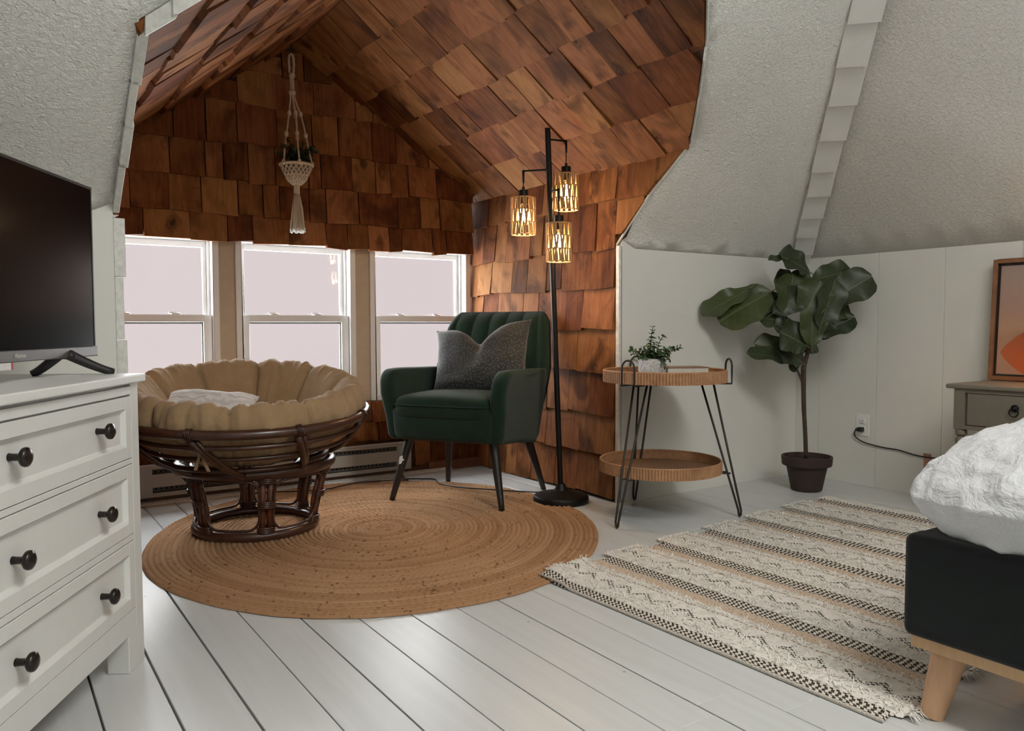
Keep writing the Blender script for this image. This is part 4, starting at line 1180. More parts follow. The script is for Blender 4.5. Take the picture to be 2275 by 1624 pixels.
# ------------------------------------------------------------------ two-tier tray table
def reed_material():
    t = NT('split_rattan_reed'); mp = t.coords(); a = t.noise(mp, 60, 3); b = t.noise(mp, 9, 2); r = t.ramp([(.3, (.26, .125, .055)), (.7, (.46, .255, .13))])
    s = t.math('MULTIPLY', a.outputs[0], None, 0, .5); s = t.math('ADD', s, t.math('MULTIPLY', b.outputs[0], None, 0, .5)); t.t.links.new(s, r.inputs[0]); t.l(r, 0, t.b, 'Base Color')
    t.b.inputs['Roughness'].default_value = .6; return t.mat
def weave_material():
    t = NT('woven_rattan_base'); mp = t.coords('Object', (150, 150, 1)); w = t.n('ShaderNodeTexChecker'); w.inputs['Scale'].default_value = 1; t.l(mp, 0, w, 'Vector')
    col = t.mix(w.outputs[1], (.27, .135, .06), (.13, .06, .028)); t.t.links.new(col, t.b.inputs['Base Color']); t.b.inputs['Roughness'].default_value = .7; t.bump(w.outputs[1], .3, .002); return t.mat
M['reed'] = reed_material(); M['weave'] = weave_material()
M['rod'] = plain('dark_iron_rod', (.035, .030, .022), .5, .5)
TC = Vector((2.375, 2.385, 0))
tb = thing('tray_table', 'two tier round rattan tray table on black hairpin legs', 'table', tuple(TC))
def tray(z0, h, r, c, nm):
    root = MB().lathe([(r - .004, .004), (.001, .004), ], 64, (c[0], c[1], z0)) 
    root = MB().lathe([(r - .006, 0), (r - .006, .006), (.001, .006)], 64, (c[0], c[1], z0)).lathe([(.001, 0), (r - .006, 0)], 64, (c[0], c[1], z0), cap=False).build(nm, M['weave'], tb)
    N = 128; mb = MB()
    for k in range(N):       # reeds standing side by side make the rim
        a = 2 * PI * k / N; rs = random.Random(k)
        for rr_ in (r,):
            x, y = c[0] + rr_ * math.cos(a), c[1] + rr_ * math.sin(a); w_ = PI * rr_ / N * .97
            t_ = Vector((-math.sin(a), math.cos(a), 0)) * w_; n_ = Vector((math.cos(a), math.sin(a), 0)) * (.0038 + rs.uniform(-.0004, .0006)); p = Vector((x, y, z0 - .002))
            up = Vector((0, 0, h)); q = []
            for (s, u) in ((-1, -1), (1, -1), (1.0, .2), (.45, 1), (-.45, 1), (-1.0, .2)): q.append(p + t_ * s + n_ * u)
            vs = [tuple(v) for v in q] + [tuple(v + up) for v in q]
            mb.add(vs, [(5, 4, 3, 2, 1, 0), (6, 7, 8, 9, 10, 11)] + [(i, (i + 1) % 6, 6 + (i + 1) % 6, 6 + i) for i in range(6)])
    ro = mb.build('reed_rim', M['reed'], root, fix=False); 
    MB().tube([(c[0] + (r - .001) * math.cos(2 * PI * k / 64), c[1] + (r - .001) * math.sin(2 * PI * k / 64), z0 + h - .002) for k in range(64)], .0045, 6, closed=True).build('rim_cap', M['reed'], root, smooth=True)
    return root
tray(.570, .047, .254, (0, 0), 'upper_tray')
tray(.194, .045, .252, (-.013, .009), 'lower_tray')
tips = [Vector((2.051, 2.314, 0)) - TC, Vector((2.454, 2.649, 0)) - TC, Vector((2.599, 2.167, 0)) - TC]
for i, tip in enumerate(tips):
    d = Vector((tip.x, tip.y, 0)).normalized(); s = Vector((-d.y, d.x, 0))
    if i == 2: s = Matrix.Rotation(math.radians(48), 3, 'Z') @ s
    top = d * .175; hw_ = .032
    pts = [top + s * hw_ + Vector((0, 0, .566)), tip + s * .007 + Vector((0, 0, .03)), tip + s * .005 + Vector((0, 0, .012)), tip + Vector((0, 0, .0055)), tip - s * .005 + Vector((0, 0, .012)), tip - s * .007 + Vector((0, 0, .03)), top - s * hw_ + Vector((0, 0, .566))]
    MB().tube(pts, .0046, 8).build('hairpin_leg', M['rod'], tb, smooth=True)
    # arched handle at the rim
    if i == 2: s = Matrix.Rotation(math.radians(-28), 3, 'Z') @ s
    hr_ = .262; hp_ = d * hr_
    hpts = [d * .19 + s * .03 + Vector((0, 0, .563)), hp_ + s * .03 + Vector((0, 0, .563)), hp_ + s * .03 + Vector((0, 0, .62))] + [hp_ + s * .03 * math.cos(f) + Vector((0, 0, .632 + .032 * math.sin(f))) for f in [PI * k / 10 for k in range(11)]] + [hp_ - s * .03 + Vector((0, 0, .62)), hp_ - s * .03 + Vector((0, 0, .563)), d * .19 - s * .03 + Vector((0, 0, .563))]
    MB().tube(hpts, .0042, 8).build('handle', M['rod'], tb, smooth=True)
    f = (.60 - .19) / .56
    z = .188; t = (z - .0) / .566; a = tip + (top - tip) * t; 
    MB().tube([a + s * .016 + Vector((0, 0, z)), d * .20 + s * .016 + Vector((0, 0, z)), d * .20 - s * .016 + Vector((0, 0, z)), a - s * .016 + Vector((0, 0, z))], .0038, 6).build('tray_bracket', M['rod'], tb, smooth=True)
    sc = d * .12
    MB().lathe([(.004, -.014), (.007, -.01), (.007, -.006), (.003, -.005), (.003, 0)], 10, (sc.x + s.x * .04, sc.y + s.y * .04, .570)).build('wing_nut', M['rod'], tb)

# small plant on the tray
M['leafgreen'] = plain('eucalyptus_green', (.075, .135, .055), .55, noise_amt=.5, nscale=25)
def marble():
    t = NT('white_marbled_pot'); mp = t.coords(); n = t.noise(mp, 18, 5, .6, 2.5); r = t.ramp([(.42, (.58, .57, .55)), (.5, (.36, .36, .35)), (.58, (.62, .61, .59))]); t.l(n, 0, r, 0); t.l(r, 0, t.b, 'Base Color'); t.b.inputs['Roughness'].default_value = .5; return t.mat
pp = thing('small_potted_plant', 'small leafy green plant in a white marbled square pot on the tray', 'plant', (2.335, 2.43, .5765))
pp.location = (2.323, 2.405, .5765)
pm = MB().superell((0, 0, .044), (.043, .043, .044), .18, .18, 32, 12); pm.build('pot', marble(), pp, smooth=True)
MB().lathe([(.036, .0), (.036, .004)], 20, (0, 0, .083)).build('soil', plain('dark_soil', (.03, .02, .013), .95, bump=.5, bscale=120), pp)
def leafdisc(mb, c, d, nrm, L, W, fold=.15):
    d = d.normalized(); s = d.cross(nrm).normalized(); n = s.cross(d)
    pts = []
    for (t, w) in ((0, .12), (.3, .85), (.6, 1), (.85, .7), (1, .1)):
        pts.append((t, w))
    vs = []
    for (t, w) in pts:
        m = c + d * L * t + n * (-.12 * L * t * t)
        vs += [tuple(m - s * W * w + n * fold * W * w), tuple(m), tuple(m + s * W * w + n * fold * W * w)]
    fs = []
    for i in range(len(pts) - 1):
        for k in (0, 1): fs.append((3 * i + k, 3 * i + k + 1, 3 * i + k + 4, 3 * i + k + 3))
    mb.add(vs, fs)
def sprig_plant(parent, base, stems, rs, stemmat, leafmat, leafL, leafW, step, r0=.0015):
    lm = MB(); sm = MB()
    for (dx, dy, dz, bend) in stems:
        p = Vector(base) + Vector((rs.uniform(-.02, .02), rs.uniform(-.02, .02), 0)); d = Vector((dx, dy, dz)); L = d.length; pts = [p]
        n = max(4, int(L / step))
        for i in range(1, n + 1):
            t = i / n; q = p + d * t + Vector((0, 0, -bend * t * t)) + Vector((rs.uniform(-.003, .003), rs.uniform(-.003, .003), 0)); pts.append(q)
        sm.tube(pts, r0, 5)
        for i in range(1, len(pts)):
            ax = (pts[i] - pts[i - 1]).normalized(); a = rs.uniform(0, 6.28)
            for k in range(3 if i < len(pts) - 1 else 4):
                b = a + k * 2.1; side = ax.orthogonal().normalized(); dirv = (Matrix.Rotation(b, 3, ax) @ side) + ax * rs.uniform(.1, .7)
                f = rs.uniform(.7, 1.15) * (1 - .35 * i / len(pts))
                leafdisc(lm, pts[i], dirv, Vector((rs.uniform(-.4, .4), rs.uniform(-.4, .4), 1)), leafL * f, leafW * f)
    o = lm.build('foliage', leafmat, parent, smooth=False, fix=False); o['kind'] = 'stuff'
    sm.build('stems', stemmat, parent)
rs = random.Random(11)
stems = []
def rvfw(r, f, z): v = RV * r + FW * f; return (v.x, v.y, z)
for (r, f, z, b) in ((-.09, 0, .075, .03), (-.07, -.03, .05, .02), (-.04, .0, .06, .0), (-.02, -.04, .06, .02), (0, -.02, .07, .0), (.02, .01, .14, .0), (.04, 0, .10, .0), (.06, -.03, .06, .02), (.09, 0, .085, .03), (.10, -.02, .07, .02), (.05, -.05, .05, .04), (0, .04, .06, .01), (.03, -.055, .03, .05), (-.05, .03, .05, .0), (.015, .01, .11, .0), (.07, .02, .05, .0), (-.03, -.05, .045, .03)):
    stems.append((*rvfw(r, f, z), b))
sprig_plant(pp, (0, 0, .080), stems, rs, plain('green_stem', (.06, .08, .03), .6), M['leafgreen'], .024, .0115, .015)

# book on the tray
def cover_material():
    t = NT('printed_brown_cover'); mp = t.coords(); n = t.noise(mp, 28, 4, .6, 1.5); r = t.ramp([(.35, (.10, .035, .02)), (.5, (.26, .11, .05)), (.65, (.20, .13, .09))]); t.l(n, 0, r, 0); t.l(r, 0, t.b, 'Base Color'); t.b.inputs['Roughness'].default_value = .4; return t.mat
bk_ = thing('book', 'paperback book with a brown printed cover lying on the upper tray', 'book', (2.478, 2.375, .5775), math.atan2(RV.y, RV.x) + .10)
MB().box(-.088, .088, -.062, .062, .003, .047).build('pages', plain('page_paper', (.62, .58, .50), .8, nscale=300, noise_amt=.3), bk_, bevel=.001)
MB().box(-.091, .091, -.065, .065, .047, .050).box(-.091, .091, -.065, .065, 0, .003).box(-.091, .091, .062, .065, .003, .047).build('cover', cover_material(), bk_, bevel=.0006)

# ------------------------------------------------------------------ fiddle-leaf fig
M['bark'] = plain('fig_bark', (.055, .034, .022), .8, noise_amt=.4, nscale=40, bump=.5, bscale=60)
M['terra'] = plain('dark_brown_pot', (.035, .019, .013), .7, noise_amt=.15)
def figleaf_material():
    t = NT('fig_leaf_green'); tc = t.n('ShaderNodeUVMap'); tc.uv_map = 'leaf'; sep = t.n('ShaderNodeSeparateXYZ'); t.l(tc, 0, sep, 0)
    u, v = sep.outputs[0], sep.outputs[1]
    au = t.math('ABSOLUTE', u); mid = t.math('LESS_THAN', au, None, 0, .028)
    # side veins: slanted stripes
    q = t.math('FRACT', t.math('SUBTRACT', t.math('MULTIPLY', v, None, 0, 7.0), t.math('MULTIPLY', au, None, 0, 1.6)))
    sv = t.math('LESS_THAN', q, None, 0, .055)
    vein = t.math('MAXIMUM', mid, t.math('MULTIPLY', sv, None, 0, .55))
    oi = t.n('ShaderNodeObjectInfo'); r = t.ramp([(0, (.022, .034, .013)), (.5, (.034, .052, .017)), (1, (.058, .078, .022))]); t.l(oi, 'Random', r, 0)
    mp = t.coords(); n = t.noise(mp, 12, 3); c1 = t.mix(t.math('MULTIPLY', n.outputs[0], None, 0, .5), r.outputs[0], (.018, .028, .012))
    col = t.mix(t.math('MULTIPLY', vein, None, 0, .6), c1, (.13, .15, .07)); t.t.links.new(col, t.b.inputs['Base Color']); t.b.inputs['Roughness'].default_value = .45
    t.bump(vein, .25, .003); return t.mat
M['figleaf'] = figleaf_material()
FB = Vector((3.31, 2.355, 0))
fg = thing('fiddle_leaf_fig', 'tall fiddle leaf fig tree in a dark brown pot in the white corner', 'plant', tuple(FB))
MB().lathe([(.066, 0), (.072, .004), (.095, .118), (.096, .122), (.113, .123), (.116, .128), (.119, .166), (.117, .169), (.108, .168), (.103, .14), (.001, .14)], 48).build('pot', M['terra'], fg, smooth=True, bevel=.002)
MB().lathe([(.104, .146), (.06, .15), (.001, .152)], 32, cap=False).build('soil', plain('bark_soil', (.03, .018, .012), .95, bump=.8, bscale=70, noise_amt=.6, nscale=60), fg, smooth=True)
def fp(px, py, dd=0.0):
    """point on the plane through the trunk, px/py measured in metres right / up, dd forward depth"""
    return RV * px + FW * dd + Vector((0, 0, py))
def C(cx, cy, dd=0.0):
    # photo measurements turned into metres around the pot (2.18 mm per photo pixel at this distance)
    k = 1 / 2.7065 * .002177
    return fp((cx - 757) * k, .165 - (cy - 1335) * k, dd)
tr_ = MB(); tr_.tube(smooth_path([C(752, 1345), C(745, 1200), C(735, 1050), C(730, 900), C(728, 790)], 4), [.0105] * 4 + [.0105] * 4 + [.0115] * 4 + [.0125] * 5, 10)
tr_.tube(smooth_path([C(728, 800), C(750, 720), C(785, 640), C(825, 600)], 4), [.0105] * 4 + [.009] * 4 + [.006] * 5, 8)
tr_.tube(smooth_path([C(735, 780), C(715, 720), C(700, 660), C(660, 600)], 4), [.008] * 4 + [.007] * 4 + [.005] * 5, 8)
tr_.tube(smooth_path([C(720, 880), C(700, 830), C(675, 780)], 4), [.006] * 4 + [.005] * 5, 8)
tr_.tube(smooth_path([C(750, 720), C(745, 600), C(740, 450), C(735, 330), C(720, 250)], 4), [.0095] * 4 + [.008] * 4 + [.006] * 4 + [.005] * 5, 8)
tr_.tube(smooth_path([C(735, 700), C(722, 660), C(725, 600)], 4), .004, 6)
tr_.build('trunk', M['bark'], fg, smooth=True)
def figleaf(base, tip, W, up, curl=.12, fold=.22, wave=.1, seed=0):
    rs = random.Random(seed); d = tip - base; L = d.length; d.normalize(); s = d.cross(up).normalized(); n = s.cross(d).normalized()
    if n.dot(up) < 0: n = -n
    NU, NV = 8, 16; vs = []; uv = []; ph = rs.uniform(0, 6)
    prof = [(0, .08), (.08, .42), (.2, .68), (.35, .82), (.5, .93), (.65, 1.0), (.8, .95), (.92, .68), (.975, .38), (1.0, .1)]
    for j in range(NV + 1):
        t = j / NV; w = lerp_list(t, prof) * W / 2
        for i in range(NU + 1):
            x = 2 * i / NU - 1
            wv = wave * W * .16 * math.sin(t * 13 + ph + (1.5 if x > 0 else 0)) * abs(x) ** 2
            p = base + d * (L * t) + s * (w * x) + n * (fold * w * abs(x) ** 1.3 + wv - curl * L * (t - .35) ** 2)
            vs.append(tuple(p)); uv.append((x * max(.15, lerp_list(t, prof)), t))
    fs = [(j * (NU + 1) + i, j * (NU + 1) + i + 1, (j + 1) * (NU + 1) + i + 1, (j + 1) * (NU + 1) + i) for j in range(NV) for i in range(NU)]
    mb = MB().add(vs, fs); mb.tube([base - d * .028, base, base + d * .02], .0022, 5)
    o = mb.build('leaf', M['figleaf'], fg, smooth=True, fix=False)
    ul = o.data.uv_layers.new(name='leaf')
    for lp_ in o.data.loops: ul.data[lp_.index].uv = uv[lp_.vertex_index] if lp_.vertex_index < len(uv) else (0, 0)
    return o
TO = -FW
UP = Vector((0, 0, 1))
def face(a, b, c): return (TO * a + UP * b + RV * c).normalized()
k_ = .002177 / 2.7065
LEAVES = [  # base, depth, tip, depth, width, facing (towards viewer, up, right), curl, fold
    ((512, 342), -.04, (190, 512), -.08, 225, (.8, .6, -.25), .10, .16),
    ((400, 318), -.03, (98, 476), -.05, 130, (.5, .8, .1), .10, .2),
    ((560, 360), -.02, (408, 445), -.03, 100, (.9, .2, .2), .1, .2),
    ((745, 225), -.02, (560, 118), -.04, 150, (.75, .6, .2), .16, .25),
    ((640, 150), -.02, (497, 152), -.03, 60, (.5, .8, .0), .1, .3),
    ((772, 275), .0, (1035, 205), .03, 130, (.75, .6, .1), .12, .2),
    ((900, 250), .05, (985, 165), .07, 80, (.6, .7, -.3), .1, .2),
    ((850, 405), -.05, (1098, 250), -.06, 165, (.85, .45, -.1), .10, .15),
    ((790, 600), -.02, (1022, 490), -.02, 120, (.8, .5, -.1), .10, .2),
    ((590, 478), -.06, (640, 238), -.06, 170, (.95, .2, .25), .12, .2),
    ((520, 470), -.05, (690, 345), -.07, 120, (.9, .3, .3), .12, .2),
    ((690, 490), -.08, (790, 282), -.08, 165, (.95, .1, -.1), .14, .2),
    ((775, 560), -.10, (868, 275), -.10, 135, (.95, .1, .2), .12, .25),
    ((650, 525), -.02, (438, 492), -.02, 100, (.8, .5, .1), .10, .2),
    ((715, 665), -.07, (545, 575), -.09, 170, (.85, .5, -.1), .10, .12),
    ((690, 765), -.03, (378, 692), -.04, 110, (.55, .8, .0), .14, .2),
    ((660, 690), .02, (440, 650), .02, 110, (.9, .3, .3), .1, .2),
    ((698, 770), -.05, (550, 660), -.07, 130, (.85, .45, .2), .1, .2),
    ((690, 775), -.02, (636, 808), -.02, 45, (.8, .4, .2), .1, .2),
    ((748, 700), .02, (812, 655), .02, 70, (.9, .2, .1), .1, .2),
    ((742, 668), -.07, (735, 440), -.09, 125, (.97, .1, .0), .12, .22),
    ((690, 300), .03, (556, 275), .03, 130, (.9, .3, .1), .12, .2),
    ((690, 215), .0, (690, 320), -.05, 120, (.95, .2, .1), .1, .2),
    ((850, 470), .0, (995, 415), .02, 130, (.9, .2, -.2), .12, .2),
    ((640, 560), -.04, (530, 545), -.06, 100, (.85, .4, .1), .1, .2),
    ((780, 620), .0, (860, 500), -.02, 130, (.95, .1, .0), .1, .2)]
for i, (b0, d0, t0, d1, w_, fc, cu, fo) in enumerate(LEAVES):
    figleaf(C(b0[0], b0[1], d0), C(t0[0], t0[1], d1), w_ * k_ * 1.35, face(*fc), cu, fo, .45, i)

# ------------------------------------------------------------------ macrame hanger with plant
M['macrame'] = fabric_material('cotton_macrame_cord', (.46, .35, .24), (.66, .53, .38), 600, .9, .5, .1)
HC = Vector((1.268, 3.735, 0))
mh = thing('macrame_hanger', 'cream macrame plant hanger with tassel hanging from the alcove ridge', 'plant hanger', (HC.x, HC.y, 1.25))
def hz(z): return z - 1.25
def rope(pts, r, nm='cord', par=None, twist=True):
    mb = MB(); pts = smooth_path(pts, 6)
    if twist:
        for ph in (0, PI * 2 / 3, PI * 4 / 3):
            q = []
            for i, p in enumerate(pts):
                a = ph + i * .55; q.append(p + Vector((math.cos(a), math.sin(a), 0)) * r * .55)
            mb.tube(q, r * .62, 5)
    else: mb.tube(pts, r, 6)
    return mb.build(nm, M['macrame'], par or mh, smooth=True)
TOPP = Vector((-.012, .015, hz(2.10)))
lpth = [TOPP + Vector((-.008, 0, -.09)), TOPP + Vector((-.011, 0, -.04)), TOPP + Vector((-.009, 0, -.01)), TOPP, TOPP + Vector((.009, 0, -.01)), TOPP + Vector((.012, 0, -.05)), TOPP + Vector((.008, 0, -.09))]
rope(lpth, .0055, 'top_loop')
kn = TOPP + Vector((.002, 0, -.10))
rim_r, rim_z = .074, hz(1.575)
mids = []
for i, a in enumerate((math.radians(200), math.radians(262), math.radians(330), math.radians(60))):
    e = Vector((rim_r * math.cos(a), rim_r * math.sin(a), rim_z + .004))
    sp = [kn + Vector((.006 * math.cos(a), .006 * math.sin(a), 0)), kn + Vector((.010 * math.cos(a), .01 * math.sin(a), -.10)), kn.lerp(e, .45) + Vector((.003, 0, -.01)), kn.lerp(e, .72), e]
    st = rope(sp, .0042, 'strand')
    kb = MB()
    for t in (0, .24, .48, .72, 1.0):
        p = smooth_path(sp, 6)[int(t * 24)]; kb.superell(tuple(p), (.0095, .0095, .013), .8, .8, 12, 8)
    kb.each('knot', M['macrame'], st, smooth=True)
MB().superell(tuple(kn), (.013, .013, .017), .8, .8, 14, 8).build('top_knot', M['macrame'], mh, smooth=True)
# basket: hoop, net and solid lower cup
MB().tube([(rim_r * 1.03 * math.cos(2 * PI * k / 48), rim_r * 1.03 * math.sin(2 * PI * k / 48), rim_z) for k in range(48)], .0062, 8, closed=True).build('hoop', M['macrame'], mh, smooth=True)
def bk_r(z):   # z from rim (0) down to -.093
    return lerp_list(z, [(-.095, .014), (-.085, .03), (-.07, .044), (-.045, .056), (-.02, .068), (0, .074)])
net = MB()
N = 18
for k in range(N):
    for sg in (-1, 1):
        pts = []
        for i in range(15):
            z = -.095 * i / 14; a = 2 * PI * k / N + sg * i * .085; r = bk_r(z); pts.append((r * math.cos(a), r * math.sin(a), rim_z + z))
        net.tube(pts, .0034, 5)
for z in (-.012,): pass
net.build('net_basket', M['macrame'], mh, smooth=True)
MB().tube([(bk_r(-.05) * .98 * math.cos(2 * PI * k / 32), bk_r(-.05) * .98 * math.sin(2 * PI * k / 32), rim_z - .05) for k in range(32)], .004, 6, closed=True).lathe([(bk_r(z) - .002, z) for z in (-.046, -.06, -.075, -.09)], 32, (0, 0, rim_z), cap=False).build('basket_cup', M['macrame'], mh, smooth=True)
MB().lathe([(.012, .03), (.0145, .025), (.0145, -.012), (.0125, -.016)], 16, (0, 0, hz(1.452))).build('wrapped_neck', M['macrame'], mh, smooth=True)
ts = MB(); te_ = MB(); rs = random.Random(9)
for k in range(64):
    a = 2 * PI * k / 64 * 3.0; r0 = .011 * math.sqrt(rs.random()) + .002; r1 = .008 + .030 * math.sqrt(rs.random()); z1 = hz(1.268) + rs.uniform(-.008, .008)
    p0 = Vector((r0 * math.cos(a), r0 * math.sin(a), hz(1.44))); p1 = Vector((r1 * math.cos(a), r1 * math.sin(a), z1))
    pm_ = p0.lerp(p1, .4) + Vector((math.cos(a), math.sin(a), 0)) * .004
    ts.tube([p0, pm_, p1], .0024, 5); te_.superell(tuple(p1 + Vector((0, 0, -.003))), (.0042, .0042, .006), .9, .9, 8, 5)
t_ = ts.build('tassel', M['macrame'], mh, smooth=True)
te_.build('dipped_white_ends', plain('white_cotton_ends', (.72, .71, .69), .9), t_, smooth=True)
hk = MB(); pr_ = Vector((1.256, 3.75, 2.10)); 
hk.tube(smooth_path([(1.256, 3.75, 2.178), (1.256, 3.75, 2.13), (1.268, 3.75, 2.11), (1.258, 3.75, 2.097), (1.247, 3.75, 2.106)], 6), .0018, 6)
tag(hk.build('ceiling_hook', M['black'], None, smooth=True), 'small black ceiling hook holding the macrame hanger', 'hook')
hpn = thing('hanging_plant', 'small trailing green plant sitting in the macrame hanger', 'plant', (HC.x, HC.y, 1.51))
MB().lathe([(.03, -.02), (.036, -.018), (.052, .04), (.055, .072), (.051, .074), (.049, .066), (.001, .062)], 28).build('pot', plain('tan_hanging_pot', (.42, .32, .22), .7), hpn, smooth=True)
stems = []
for k in range(40):
    a = rs.uniform(0, 6.28); rr_ = rs.uniform(.02, .095); stems.append((rr_ * math.cos(a), rr_ * math.sin(a), rs.uniform(.035, .10), rs.uniform(0, .05)))
sprig_plant(hpn, (0, 0, .085), stems, rs, plain('dark_green_stem', (.03, .04, .015), .6), plain('dark_trailing_leaf', (.028, .045, .016), .5, noise_amt=.5, nscale=30), .021, .0095, .014, .0012)

# ------------------------------------------------------------------ outlet, cord on the wall
ol = thing('wall_outlet', 'white duplex wall outlet plate low on the right wall', 'outlet', (XW - .005, 2.268, .304))
MB().box(-.004, 0, -.035, .035, -.055, .055).build('plate', M['trimwhite'], ol, bevel=.002)
for z in (.02, -.02):
    fc_ = MB().superell((-.005, 0, z), (.0022, .0155, .0135), .3, .5, 20, 8).build('receptacle', M['trimwhite'], ol, smooth=True)
    MB().box(-.0078, -.0068, -.0065, -.0045, z - .002, z + .006).box(-.0078, -.0068, .0045, .0065, z - .002, z + .005).box(-.0078, -.0068, -.002, .002, z - .009, z - .005).build('slots', M['blackmatte'], fc_)['kind'] = 'stuff'
pc_ = thing('power_cord', 'black power cord plugged into the outlet running behind the bed', 'cord', (XW - .007, 2.268, .284))
MB().box(-.03, -.003, -.013, .013, -.012, .010).box(-.03, -.014, .010, .022, -.01, .004).build('plug', M['blackmatte'], pc_, bevel=.003)
cp = [(-.02, .022, -.003), (-.018, .032, -.02), (-.012, .026, -.045), (-.009, -.02, -.066), (-.006, -.11, -.078), (-.006, -.19, -.081), (-.006, -.27, -.094), (-.006, -.34, -.097), (-.006, -.6, -.096), (-.006, -.9, -.12)]
MB().tube(smooth_path(cp, 6), .0034, 6).build('wire', M['blackmatte'], pc_, smooth=True)
sp_ = MB().box(-.010, 0, -.017, .017, 0, .004).add([(-.004, -.017, .004), (-.004, .017, .004), (-.012, .010, -.07), (-.012, -.024, -.07), (-.001, -.017, .004), (-.001, .017, .004), (-.009, .010, -.07), (-.009, -.024, -.07)], [(0, 1, 2, 3), (4, 5, 6, 7), (0, 1, 5, 4), (1, 2, 6, 5), (2, 3, 7, 6), (3, 0, 4, 7)]).build('cord_strap', plain('copper_tape', (.42, .23, .16), .45, .3), None)
sp_.location = (XW - .006, 1.94, .198); tag(sp_, 'peach coloured tape strap holding the black cord on the wall', 'strap')

# ------------------------------------------------------------------ nightstand, framed print, lamp
M['taupe'] = plain('grey_taupe_paint', (.165, .145, .115), .5, noise_amt=.08)
ns = thing('nightstand', 'taupe painted nightstand with one drawer and turned legs beside the bed', 'nightstand', (3.43, 1.365, 0))
NX0, NX1, NY0, NY1 = -.205, .19, -.255, .255
MB().box(NX0 - .012, NX1 + .005, NY0 - .03, NY1 + .03, .548, .566).build('top', M['taupe'], ns, bevel=.006, bseg=3)
MB().box(NX0 + .012, NX1, NY0 + .04, NY1 - .04, .402, .548).build('case', M['taupe'], ns)
dw = MB().box(NX0 + .001, NX0 + .02, NY0 + .05, NY1 - .05, .405, .530).build('drawer', M['taupe'], ns, bevel=.002)
MB().box(NX0, NX0 + .03, NY0 + .04, NY1 - .04, .532, .548).box(NX0, NX0 + .03, NY0 + .04, NY1 - .04, .386, .402).build('apron', M['taupe'], ns, bevel=.002)
pl_ = MB(); pl_.m = Matrix.Translation((NX0, .03, .485)) @ Matrix.Rotation(-PI / 2, 4, 'Y'); pl_.lathe([(.014, 0), (.014, .004), (.008, .008), (.006, .014), (.003, .016)], 18)
pl_.m = None; pl_.tube([(NX0 - .011, .03 + .016 * math.cos(2 * PI * k / 24), .470 + .016 * math.sin(2 * PI * k / 24)) for k in range(24)], .0025, 6, closed=True)
pl_.build('ring_pull', M['black'], dw, smooth=True)
for x in (NX0 + .02, NX1 - .02):
    for y in (NY0 + .02, NY1 - .02):
        MB().box(x - .021, x + .021, y - .021, y + .021, .385, .548).lathe([(.012, 0), (.016, .03), (.014, .06), (.018, .10), (.02, .2), (.02, .30), (.016, .325), (.021, .335), (.021, .345), (.013, .352), (.013, .357), (.022, .365), (.022, .378), (.018, .386)], 20, (x, y, 0)).build('leg', M['taupe'], ns, bevel=.001)
def art_material():
    t = NT('abstract_print'); tc = t.n('ShaderNodeUVMap'); tc.uv_map = 'art'; sep = t.n('ShaderNodeSeparateXYZ'); t.l(tc, 0, sep, 0); u, v = sep.outputs[0], sep.outputs[1]
    bg = t.ramp([(0, (.44, .27, .20)), (.4, (.50, .27, .16)), (.62, (.40, .24, .18)), (1, (.34, .25, .21))]); t.t.links.new(v, bg.inputs[0])
    # rounded orange diamond standing on its corner
    dx = t.math('ABSOLUTE', t.math('SUBTRACT', u, None, 0, .40)); dy = t.math('ABSOLUTE', t.math('SUBTRACT', v, None, 0, .20))
    p = t.math('POWER', t.math('MULTIPLY', dx, None, 0, 2.75), None, 0, 1.35); q = t.math('POWER', t.math('MULTIPLY', dy, None, 0, 4.2), None, 0, 1.35)
    ins = t.math('LESS_THAN', t.math('ADD', p, q), None, 0, 1.0)
    col = t.mix(ins, bg.outputs[0], (.50, .13, .045))
    nz = t.noise(tc, 260, 2); r = t.ramp([(.3, .86), (.7, 1.08)]); t.l(nz, 0, r, 0); col = t.mix(1.0, col, r.outputs[0], 'MULTIPLY')
    t.t.links.new(col, t.b.inputs['Base Color']); t.b.inputs['Roughness'].default_value = .7; return t.mat
pf = thing('framed_print', 'abstract orange and peach print in a brown wooden frame leaning on the wall', 'picture', (3.588, 1.43, .567))
PW, PH = .44, .51
FM = Matrix.Rotation(math.radians(3.2), 4, 'Y')
M['frame'] = plain('brown_wood_frame', (.24, .105, .045), .5, noise_amt=.3, nscale=20)
def fbox(*a):
    mb = MB(); mb.m = FM; mb.box(*a); return mb
f_ = MB(); f_.m = FM; w_ = .017
f_.box(-.035, 0, -PW / 2, -PW / 2 + w_, 0, PH).box(-.035, 0, PW / 2 - w_, PW / 2, 0, PH).box(-.035, 0, -PW / 2 + w_, PW / 2 - w_, 0, w_).box(-.035, 0, -PW / 2 + w_, PW / 2 - w_, PH - w_, PH)
f_.build('frame', M['frame'], pf, bevel=.0015)
g_ = MB(); g_.m = FM; k2 = w_ + .009
for a in ((-.022, 0, -PW / 2 + w_, -PW / 2 + k2, w_, PH - w_), (-.022, 0, PW / 2 - k2, PW / 2 - w_, w_, PH - w_), (-.022, 0, -PW / 2 + k2, PW / 2 - k2, w_, k2), (-.022, 0, -PW / 2 + k2, PW / 2 - k2, PH - k2, PH - w_)): g_.box(*a)
g_.build('inner_gap', M['blackmatte'], pf)
a_ = MB(); a_.m = FM; q0, q1 = -PW / 2 + k2, PW / 2 - k2
a_.add([(-.018, q1, k2), (-.018, q0, k2), (-.018, q0, PH - k2), (-.018, q1, PH - k2)], [(0, 1, 2, 3)]); a_.box(-.0175, -.006, q0, q1, k2, PH - k2)
ao = a_.build('canvas', art_material(), pf, fix=False)
ul = ao.data.uv_layers.new(name='art')
